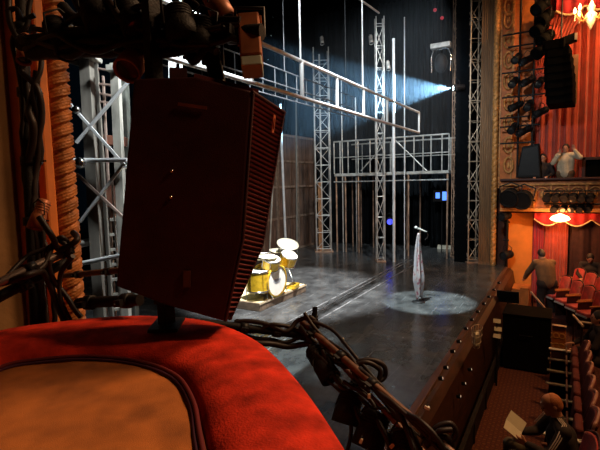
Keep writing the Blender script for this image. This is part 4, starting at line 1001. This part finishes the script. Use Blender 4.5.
# big dark cluster top (px 533-552, y 0-70)
for i, (px, py, lab) in enumerate(((541, 6, 'black stage light topmost over the curved speaker stack'), (545, 18, 'black stage light second down over the curved speaker stack'), (540, 28, 'black stage light with a glinting lens by the orange panel top'), (546, 38, 'black stage light right above the curved speaker stack'), (541, 50, 'black stage light at the shoulder of the curved speaker stack'))):
    p = PX(px, py, 13.9); d = V((-.15, .12, -.14)); fixture('stage_light', lab, p-d, p+d, .16, cluster_black, cluster_black, parent_pt=p+V((0, 0, .34)), group='stage lights over the speaker stack')
cables('cable_bundle', 'black cables hanging beside the red curtain above the speaker stack', [[(536, -5, 14), (538, 20, 14), (534, 45, 14), (538, 70, 14), (535, 120, 14.2), (537, 176, 14.2)], [(549, -5, 14), (546, 20, 14), (550, 40, 14), (545, 60, 14)], [(542, -5, 14), (540, 30, 14), (544, 55, 14), (540, 90, 14.1), (533, 140, 14.2), (533, 176, 14.2)]], .03)
# line array: curved stack of cabinets
deep_black = mat('deep black stack cloth', (.0018, .0014, .0013), .9, var=.3, spec=.05)
la = thing('speaker_stack', 'tall black curved line of loudspeakers hanging before the red curtain', 'loudspeaker', PX(560, 106, 13.4))
n = 8; prevs = None
for k in range(n):
    t = k/(n-1); cxp = 558+3.0*t; py = 47+ 54*t; w = (.48, .54, .58, .60, .62, .62, .60, .58)[k]
    c = PX(cxp - (0 if k else 3), py, 13.4); tilt = .05+.28*t
    m = MB(); m.box(c, (.55, w, .238), M=Matrix.Rotation(math.radians(-8), 3, 'Z') @ Matrix.Rotation(tilt*.5, 3, 'Y')); cb = m.build('cabinet', deep_black, la, bevel=.015)
    MB().box(c+V((-.28, 0, 0)), (.02, w*.86, .19), M=Matrix.Rotation(tilt*.5, 3, 'Y')).build('grille', deep_black, cb)
c = PX(561, 42, 13.4); e = PX(576, 37, 13.3)
MB().beam(PX(548, 48, 13.4), e, .16, .20).build('rigging_frame', black_gear, la, bevel=.01)
MB().box(e+V((-.02, 0, 0)), (.14, .06, .16)).build('frame_end', mat('pale metal end', (.75, .65, .55), .3, .4), la)
MB().tube([c, c+V((0, 0, 5))], .02, 6).build('chain', black_paint, la)
o = MB().bb((13.8, yx(577, 100, 13.8), zx(570, 104, 13.8)), (13.86, yx(571, 100, 13.8), zx(570, 55, 13.8))).build('side_plate', mat('brown speaker side plate', (.22, .10, .05), .6)); o.parent = la; o.location = V((0, 0, 0))-V(LOC[la.name])
# black wedge speaker on the box
p = [PX(x, y, 13.95) for x, y in ((522, 147), (539, 143), (541, 178), (516, 178))]
o = thing('loudspeaker', 'black upright loudspeaker standing in the opposite box', 'loudspeaker', p[3]); MB().prism(p, (.5, 0, 0)).build('cabinet', black_gear, o, bevel=.02)
q4 = [a.lerp(sum(p, V())/4, .15)+V((-.012, 0, 0)) for a in p]; MB().prism(q4, (.01, 0, 0)).build('grille', black_paint, o)
# black gear on balcony front
for i, (px, py, lab) in enumerate(((511, 197, 'round black stage light slung on the gilt front, next to the pier'), (524, 199, 'round black stage light slung on the gilt front, second from the pier'))):
    p = PX(px, py, 13.55); fixture('stage_light', lab, p+V((.15, 0, .05)), p+V((-.2, .05, -.05)), .24, black_gear, black_gear, parent_pt=p+V((0, 0, .4)), group='lights slung on the gilt front')
for i in range(6):
    px = 549+i*8.5; p = PX(px, 197, 13.55)
    fixture('stage_light', 'small black light on the upper pipe of the gilt front, number %s from the pier' % ('one', 'two', 'three', 'four', 'five', 'six')[i], p+V((.12, 0, .04)), p+V((-.12, .06, -.06)), .10, black_gear, lens_glass, parent_pt=p+V((0, 0, .2)), group='small lights on the upper front pipe')
for i in range(5):
    px = 556+i*8.5; p = PX(px, 208, 13.6)
    fixture('stage_light', 'small black light on the lower pipe of the gilt front, number %s from the pier' % ('one', 'two', 'three', 'four', 'five')[i], p+V((.12, 0, .04)), p+V((-.12, .06, -.06)), .085, black_gear, lens_glass, parent_pt=p+V((0, 0, .16)), group='small lights on the lower front pipe')
for i, py in enumerate((191, 204)):
    z = PX(560, py, 13.6).z; o = MB().tube([(13.6, yx(544, py, 13.6), z), (13.6, -3, z)], .022, 8).build('front_rail_pipe', black_paint); tag(o, ('upper black pipe along the gilt front', 'lower black pipe along the gilt front')[i], 'pipe')
o = thing('framed_opening', 'dark wood framed opening at the back of the opposite box', 'frame', PX(592, 165, 14.3))
ya3, z0, z1 = yx(582, 165, 14.45), zt3-.1, zx(590, 157, 14.45)
m = MB(); m.bb((14.40, -3, z1-.08), (14.5, ya3, z1)); m.bb((14.4, ya3-.08, z0), (14.5, ya3, z1)); m.build('frame', wood_dark, o, bevel=.01)
MB().bb((14.46, -3, z0), (14.52, ya3-.08, z1-.08)).build('panel', stage_black, o)
# dark vertical boom below, on orange screen's edge
boom('black boom pipe on the edge of the orange screen', 506, 215, 268, 14.2, ((222, 503, 510), (240, 503, 509)))
for i, (px, py, lab) in enumerate(((507, 255, 'black stage light low on the boom by the orange screen'), (505, 216, 'black stage light high on the boom by the orange screen'))):
    p = PX(px, py, 13.95); d = V((-.16, .1, -.02)); fixture('stage_light', lab, p-d, p+d, .12, black_gear, lens_glass, parent_pt=p+V((.1, 0, .3)), group='stage lights by the orange screen')
MBx = MB(); 

# ================================================================== PEOPLE
def blob(name, caps, ells, voxel, mt, parent, smooth=6):
    """one continuous surface grown round tapered limbs"""
    mb = MB()
    for a, b, ra, rb in caps:
        a, b = V(a), V(b); L = (b-a).length; M = axis_matrix(b-a); prof = []
        for i in range(7): t = PI/2*i/6; prof.append((max(1e-4, ra*math.sin(t)), -ra*math.cos(t)))
        for i in range(7): t = PI/2*i/6; prof.append((max(1e-4, rb*math.cos(t)), L+rb*math.sin(t)))
        mb.lathe(prof, a, M, 16)
    for c, r, M in ells: mb.ell(c, r, M, 18, 12)
    tmp = mb.build('tmp_blob', mt)
    md = tmp.modifiers.new('r', 'REMESH'); md.mode = 'VOXEL'; md.voxel_size = voxel; md.use_smooth_shade = True
    ms_ = tmp.modifiers.new('s', 'SMOOTH'); ms_.factor = .5; ms_.iterations = smooth
    dg = bpy.context.evaluated_depsgraph_get(); me = bpy.data.meshes.new_from_object(tmp.evaluated_get(dg))
    bpy.data.objects.remove(tmp, do_unlink=True)
    me.name = name; me.materials.clear(); me.materials.append(mt)
    o = bpy.data.objects.new(name, me); COL.objects.link(o)
    if parent is not None: o.parent = parent
    return o
def hand(caps, wrist, d, palm_n, curl=.5, s=1.):
    """palm and five fingers; d = direction, palm_n = palm normal"""
    d = V(d).normalized(); nrm = V(palm_n); nrm = (nrm-d*nrm.dot(d)).normalized(); side = d.cross(nrm); w = V(wrist)
    pc = w+d*.05*s
    for k in range(4):
        o = side*(k-1.5)*.020*s; base = w+d*.085*s+o
        caps.append((w+o*.6, base, .014*s, .011*s))
        L = (.068, .078, .073, .058)[k]*s; p = base; dirn = d
        for j, f in enumerate((.45, .32, .23)):
            a = curl*(.5+j*.5); dirn = (d*math.cos(a)+nrm*math.sin(a)).normalized(); q = p+dirn*L*f; caps.append((p, q, (.0095-.001*j)*s, (.0088-.001*j)*s)); p = q
    tb = w+d*.025*s-side*.028*s; t1 = tb+(d*.6-side*.75+nrm*.35).normalized()*.035*s; t2 = t1+(d*.9-side*.1+nrm*.45).normalized()*.03*s
    caps.append((w, tb, .015*s, .014*s)); caps.append((tb, t1, .013*s, .011*s)); caps.append((t1, t2, .0105*s, .009*s))
def person(label, J, loc, rz, top, trouser, hair, hands, faced=(1, 0, 0), head_up=(0, 0, 1), voxel=.010, bald=0, extra=None, sleeve=1., stocky=1.):
    o = thing('person', label, 'person', (0, 0, 0))
    g = {k: V(v) for k, v in J.items()}; S = stocky
    f = V(faced).normalized(); u = V(head_up); u = (u-f*u.dot(f)).normalized(); s = u.cross(f)
    HM = Matrix((f, s, u)).transposed(); hc = g['head']
    caps = []; ells = []
    ells.append((hc, (.098, .076, .115), HM)); ells.append((hc+f*.035-u*.065, (.055, .052, .05), HM))
    ells.append((hc+f*.100-u*.012, (.018, .013, .026), HM)); ells.append((hc+f*.094-u*.055, (.012, .026, .009), HM)); ells.append((hc+f*.085-u*.088, (.018, .022, .015), HM))
    ells.append((hc+f*.086+u*.028, (.014, .05, .010), HM))
    for sg in (-1, 1): ells.append((hc+s*sg*.078-u*.01-f*.005, (.02, .010, .030), HM)); ells.append((hc+s*sg*.032+f*.083+u*.006, (.012, .014, .009), HM))
    caps.append((g['neck']-V((0, 0, .02)), hc-u*.06-f*.015, .058*S, .054*S))
    for k in 'lr':
        sh, el, wr = g[k+'sh'], g[k+'el'], g[k+'wr']; caps += [(sh, el, .046*S, .036*S), (el, wr, .036*S, .025*S)]
        hd = hands[k]; hand(caps, wr, hd[0], hd[1], hd[2])
        hp, kn, an = g[k+'hip'], g[k+'kn'], g[k+'an']; caps += [(hp, kn, .08*S, .055*S), (kn, an, .052*S, .036*S)]
        tf = g.get(k+'toe', an+V((.16, 0, -.05))); caps.append((an+V((0, 0, -.03)), tf, .035, .025))
    caps += [(g['pelvis'], g['chest'], .115*S, .125*S), (g['lsh'], g['rsh'], .055*S, .055*S), (g['chest'], g['neck'], .09*S, .055*S), (g['lhip'], g['rhip'], .095*S, .095*S)]
    blob('body', caps, ells, voxel, skin_m, o)
    t = []
    t += [(g['pelvis'], g['chest'], .145*S, .150*S), (g['lsh'], g['rsh'], .075*S, .075*S), (g['chest'], g['neck']-V((0, 0, .015)), .12*S, .068*S), (g['lhip'], g['rhip'], .12*S, .12*S)]
    mid = g['pelvis'].lerp(g['chest'], .5); sd = (g['lsh']-g['rsh']).normalized()
    for sg in (-1, 1): t.append((g['pelvis']+sd*sg*.06*S, g['chest']+sd*sg*.08*S, .11*S, .11*S))
    for k in 'lr':
        sh, el, wr = g[k+'sh'], g[k+'el'], g[k+'wr']; t += [(sh, el, .068*S, .056*S), (el, el.lerp(wr, .92*sleeve), .056*S, .040*S)]
    blob('jacket' if top is not cream_knit else 'sweater', t, [], .014, top, o, 4)
    t = [(g['lhip'], g['rhip'], .122*S, .122*S)]
    for k in 'lr':
        hp, kn, an = g[k+'hip'], g[k+'kn'], g[k+'an']; t += [(hp, kn, .105*S, .075*S), (kn, an+V((0, 0, .02)), .075*S, .058*S)]
    blob('trousers', t, [], .014, trouser, o, 4)
    for k in 'lr':
        an = g[k+'an']; tf = g.get(k+'toe', an+V((.16, 0, -.05))); blob('shoe', [(an+V((0, 0, -.035)), tf, .046, .036), (an+V((0, 0, -.03)), an+V((0, 0, .02)), .044, .044)], [], .012, black_gear, o, 2)
    if bald: hl = [(hc-f*.025+u*.010, (.092, .083, .100), HM), (hc-f*.035-u*.02, (.08, .08, .085), HM)]
    else: hl = [(hc-f*.018+u*.022, (.104, .088, .112), HM), (hc-f*.045-u*.02, (.082, .085, .10), HM)]
    blob('hair', [], hl, .012, hair, o, 2)
    e = MB()
    for sg in (-1, 1): e.ell(hc+s*sg*.032+f*.090+u*.008, (.008, .011, .008), HM, 8, 6)
    e.build('eyes', mat('eye', (.03, .02, .02), .2), o)
    if extra: extra(o, g, f, u, s)
    o.location = loc; o.rotation_euler = (0, 0, rz); return o

# seated reader (local: faces +x)
def reader_extra(o, g, f, u, s):
    for sg, k in ((-1, 'r'), (1, 'l')):
        sh, el = g[k+'sh'], g[k+'el']
        m = MB()
        for d in (-.018, .0, .018): m.tube([g['neck']+V((.0+d, sg*.06, .02)), sh+V((d, 0, .078)), sh.lerp(el, .35)+V((.02+d*1.3, sg*.055, .045)), sh.lerp(el, .8)+V((.03+d*1.3, sg*.05, .03))], .0055, 5)
        m.build('sleeve_stripe', stripe_white, o)
J = dict(pelvis=(0, 0, .50), chest=(.06, 0, .86), neck=(.10, 0, 1.06), head=(.165, .0, 1.20), lsh=(.08, .19, 1.0), rsh=(.08, -.19, 1.0), lel=(.22, .26, .76), rel=(.24, -.24, .76), lwr=(.42, .14, .80), rwr=(.43, -.10, .80),
         lhip=(.02, .09, .48), rhip=(.02, -.09, .48), lkn=(.54, .14, .64), rkn=(.54, -.10, .64), lan=(.54, .14, .10), ran=(.54, -.12, .10), ltoe=(.70, .15, .04), rtoe=(.70, -.14, .04))
hp_ = PZ(551, 404, FL+1.20)
ang = math.radians(104)
rx, ry_ = hp_.x-.165*math.cos(ang), hp_.y-.165*math.sin(ang)
person('ginger-haired man in a striped dark jacket, seated reading in the front row', J, (rx, ry_, FL), ang, dark_cloth, grey_trouser, hair_red,
       dict(l=((.9, -.3, .25), (0, -1, .2), .9), r=((.9, .3, .25), (0, 1, .2), .9)), faced=(.85, .15, -.45), voxel=.0075, bald=1, extra=reader_extra)
pr = thing('programme', 'pale folded programme held by the seated reader', 'paper', (0, 0, 0))
nn = V((-.45, .62, .62)).normalized(); xx = V((.5, .1, .6)); xx = (xx-nn*xx.dot(nn)).normalized(); m = MB(); Mp = Matrix((xx, nn.cross(xx), nn)).transposed()
for sg in (-1, 1):
    Mq = Matrix.Rotation(sg*.18, 3, 'X'); m.box(V((.52, .02, .92))+Mp @ V((0, sg*.060, .01)), (.20, .12, .003), M=Mp @ Mq)
m.build('pages', paper, pr); pr.location = (rx, ry_, FL); pr.rotation_euler = (0, 0, ang)
o = copy_tree(s_dn); o['label'] = 'theatre chair under the seated reader'; o['group'] = 'front row seats seen from the side'; put(o, rx-.02, ry_+.0, FL, ang)

# bending man (local faces +x), seen from behind
J = dict(pelvis=(0, 0, .92), chest=(.13, .0, 1.28), neck=(.20, .02, 1.47), head=(.27, .04, 1.60), lsh=(.18, .21, 1.39), rsh=(.18, -.20, 1.38), lel=(.40, .30, 1.10), rel=(.42, -.26, 1.12), lwr=(.58, .30, .90), rwr=(.60, -.22, .92),
         lhip=(0, .10, .88), rhip=(0, -.10, .88), lkn=(.06, .13, .48), rkn=(.04, -.12, .48), lan=(-.03, .15, .08), ran=(-.06, -.13, .08), ltoe=(.12, .17, .03), rtoe=(.10, -.15, .03))
fp_ = PZ(546, 317, FL)
person('man in an olive jacket bending over the wooden boxes, seen from behind', J, (fp_.x, fp_.y, FL), math.radians(28), olive_cloth, dark_cloth, hair_dark,
       dict(l=((.5, 0, -.8), (1, 0, 0), .6), r=((.5, 0, -.8), (1, 0, 0), .6)), faced=(.8, 0, -.6), stocky=1.3, voxel=.012)
# standing person in the box with raised hands
ZF = zb3+.12
def phone(o, g, f, u, s):
    pass
J = dict(pelvis=(0, 0, .92), chest=(0, 0, 1.22), neck=(0, 0, 1.42), head=(.02, 0, 1.56), lsh=(0, .18, 1.37), rsh=(0, -.18, 1.37), lel=(.14, .36, 1.30), rel=(.20, -.26, 1.18), lwr=(.16, .22, 1.50), rwr=(.24, -.10, 1.40),
         lhip=(0, .09, .9), rhip=(0, -.09, .9), lkn=(.02, .10, .48), rkn=(.02, -.10, .48), lan=(0, .11, .08), ran=(0, -.11, .08))
q = PX(565, 180, 14.15)
person('person in a cream sweater standing in the opposite box with both hands raised', J, (14.12, q.y, ZF), math.radians(170), cream_knit, olive_cloth, hair_dark,
       dict(l=((.1, -.2, 1), (1, 0, 0), .5), r=((.1, .1, 1), (1, 0, 0), .4)), voxel=.012, stocky=1.15)
J = dict(pelvis=(0, 0, .50), chest=(.02, 0, .86), neck=(.03, 0, 1.06), head=(.05, .0, 1.20), lsh=(.02, .19, 1.0), rsh=(.02, -.19, 1.0), lel=(.14, .26, .76), rel=(.14, -.26, .76), lwr=(.36, .14, .68), rwr=(.36, -.14, .68),
         lhip=(.02, .09, .48), rhip=(.02, -.09, .48), lkn=(.44, .11, .50), rkn=(.44, -.11, .50), lan=(.46, .12, .10), ran=(.46, -.12, .10))
q = PX(543, 165, 14.3); hz = zx(543, 158, 14.3)
person('person in dark clothes seated in the opposite box beside the black loudspeaker', J, (14.36, q.y, hz-1.20), math.radians(175), dark_cloth, dark_cloth, hair_dark,
       dict(l=((1, 0, -.1), (0, 0, -1), .5), r=((1, 0, -.1), (0, 0, -1), .5)), voxel=.012)
o = thing('box_chair', 'dark chair under the seated person in the opposite box', 'chair', (14.4, q.y, ZF)); MB().bb((14.22, q.y-.2, ZF+.3), (14.62, q.y+.2, hz-1.20+.39)).build('seat', wood_dark, o, bevel=.02)
for sx in (14.25, 14.59):
    for sy in (-.17, .17): MB().bb((sx-.02, q.y+sy-.02, ZF), (sx+.02, q.y+sy+.02, ZF+.32)).build('leg', wood_dark, o)
# woman by the drape, looking down
q = PZ(591, 257, -.7+1.20)
person('person in dark clothes seated at the picture edge beyond the red seats', dict(J, head=(.10, 0, 1.18)), (q.x, q.y, -.7), math.radians(170), dark_cloth, dark_cloth, hair_dark,
       dict(l=((1, 0, -.1), (0, 0, -1), .5), r=((1, 0, -.1), (0, 0, -1), .5)), faced=(.8, .2, -.5), voxel=.012)
o = copy_tree(s_dn); o['label'] = 'theatre chair under the person at the picture edge'; o['group'] = 'red plush seats beyond the bending man'; put(o, q.x, q.y, -.7, math.radians(170))
# person with pale hands in second row
q = PZ(600, 318, FL+1.2)
person('person in dark clothes resting an arm behind the front row of seats', J, (q.x, q.y-.02, FL), math.radians(100), dark_cloth, dark_cloth, hair_dark,
       dict(l=((1, .6, .1), (0, 0, -1), .3), r=((1, 0, -.1), (0, 0, -1), .5)), voxel=.012)

# ================================================================== HAZE + LIGHTS
def light(kind, name, loc, energy, col, aim=None, size=.3, spot=40, blend=.3, sy=None):
    d = bpy.data.lights.new(name, kind); d.energy = energy; d.color = col
    if kind == 'AREA':
        d.shape = 'RECTANGLE'; d.size = size; d.size_y = sy or size
    else: d.shadow_soft_size = size
    if kind == 'SPOT': d.spot_size = math.radians(spot); d.spot_blend = blend
    o = bpy.data.objects.new(name, d); COL.objects.link(o); o.location = loc
    if aim is not None: o.rotation_euler = (V(aim)-V(loc)).to_track_quat('-Z', 'Y').to_euler()
    return o
hz_m = bpy.data.materials.new('stage haze'); hz_m.use_nodes = True; nt = hz_m.node_tree; nt.nodes.clear()
out = nt.nodes.new('ShaderNodeOutputMaterial'); vs_ = nt.nodes.new('ShaderNodeVolumeScatter'); vs_.inputs['Density'].default_value = .012; vs_.inputs['Color'].default_value = (.8, .9, 1, 1); vs_.inputs['Anisotropy'].default_value = .0
nt.links.new(vs_.outputs[0], out.inputs['Volume'])
tcz = nt.nodes.new('ShaderNodeTexCoord'); sx = nt.nodes.new('ShaderNodeSeparateXYZ'); mr = nt.nodes.new('ShaderNodeMapRange')
nt.links.new(tcz.outputs['Object'], sx.inputs[0]); nt.links.new(sx.outputs['X'], mr.inputs['Value'])
mr.inputs['From Min'].default_value = 10.8; mr.inputs['From Max'].default_value = 14.4; mr.inputs['To Min'].default_value = 0; mr.inputs['To Max'].default_value = .022
nt.links.new(mr.outputs[0], vs_.inputs['Density'])
hb = MB().bb((10.8, 2.75, 3.4), (14.38, 8.2, 7.2)).build('haze', hz_m); hb['kind'] = 'stuff'; tag(hb, 'thin blue haze lit by the beam light above the platform', 'haze')

COOL = (.80, .92, 1.0); WARM = (1.0, .52, .20); AMB = (1.0, .36, .10)
mic = mb_
light('SPOT', 'mic_spot', (7.0, 3.3, 8.6), 9500, (.80, .95, 1.0), mic+V((.10, -.16, 0)), .05, 12.8, .3)
light('SPOT', 'drum_spot', (6.2, 2.8, 9.2), 14000, (.97, .97, 1.0), (8.9, ry+.4, .3), .1, 32, .5)
light('SPOT', 'floor_pool_spot', (3.0, 4.2, 9.0), 7000, (.8, .95, 1.0), PZ(285, 352, 0), .1, 15, .8)
light('SPOT', 'tower_spot', (9.5, 2.2, 8.5), 1900, COOL, (16, 6, 2.4), .2, 58, .8)
light('SPOT', 'scaffold_spot', (4.4, 2.75, 5.5), 1000, (.9, .97, 1.0), PD(105, 180, 5.6), .15, 60, .6)
light('AREA', 'stage_wash', (8.5, 6.0, 9.5), 30, COOL, (8.5, 6.0, 0), 5)
light('SPOT', 'ladder_spot', (4.5, 1.9, 6.8), 1300, (.9, .97, 1), (9, 3.6, 4.6), .1, 75, .6)
light('SPOT', 'beam_spot', bp_+aimd*.02, 14000, (.35, .68, 1.0), bp_+aimd*5, .03, 40, .4)
light('POINT', 'blue_under', bl+V((-.3, -.05, -.1)), 1, (.04, .06, 1), None, .05)
# warm house lights, then added fills for aisle and rail among them
light('AREA', 'house_lights', (7.5, -4.5, 8.0), 60, WARM, (9.5, -1.2, -1), 3)
light('SPOT', 'box_rail_lamp', (4.2, -1.2, 6.6), 900, (1.0, .60, .32), (.9, 1.0, ZR), .8, 45, .6)
light('POINT', 'chandelier_glow', PX(591, 13, 13.6)+V((-.4, 0, 0)), 120, WARM, None, .3)
light('POINT', 'wall_lamp_glow', PX(560, 218, 13.4), 55, AMB, None, .15)
light('SPOT', 'house_side_lamp', (12.4, -2.6, 8.8), 950, (1.0, .50, .18), (14.6, .5, 4.4), .25, 80, .7)
light('SPOT', 'screen_lamp', (12.0, .3, 2.2), 90, (1.0, .45, .12), (14.4, .8, .2), .2, 75, .8)
light('SPOT', 'added_aisle_fill', (6.2, -1.8, 5.8), 620, WARM, (6.4, .6, -1), .2, 62, .8)  # added fill to brighten the reader and carpet, no fixture stands for it
light('SPOT', 'added_rail_fill', (2.6, -2.6, 6.6), 300, (1.0, .58, .30), (.6, 1.2, ZR), .3, 45, .6)  # added weaker fill for the velvet rim shadowed by the loudspeaker
light('SPOT', 'seat_lamp', (10.5, -2.5, 6), 300, WARM, (12.3, -.2, -.6), .4, 32, .8)
w = bpy.data.worlds.new('world'); SC.world = w; w.use_nodes = True
w.node_tree.nodes['Background'].inputs[0].default_value = (.02, .010, .006, 1); w.node_tree.nodes['Background'].inputs[1].default_value = .15

SC.view_settings.view_transform = 'Standard'; SC.view_settings.look = 'None'; SC.view_settings.gamma = 1; SC.view_settings.use_curve_mapping = False
SC.view_settings.exposure = 0.0
SC.cycles.use_denoising = True
SC.cycles.max_bounces = 5; SC.cycles.volume_bounces = 0; SC.cycles.sample_clamp_indirect = 4
SC.cycles.volume_step_rate = 1
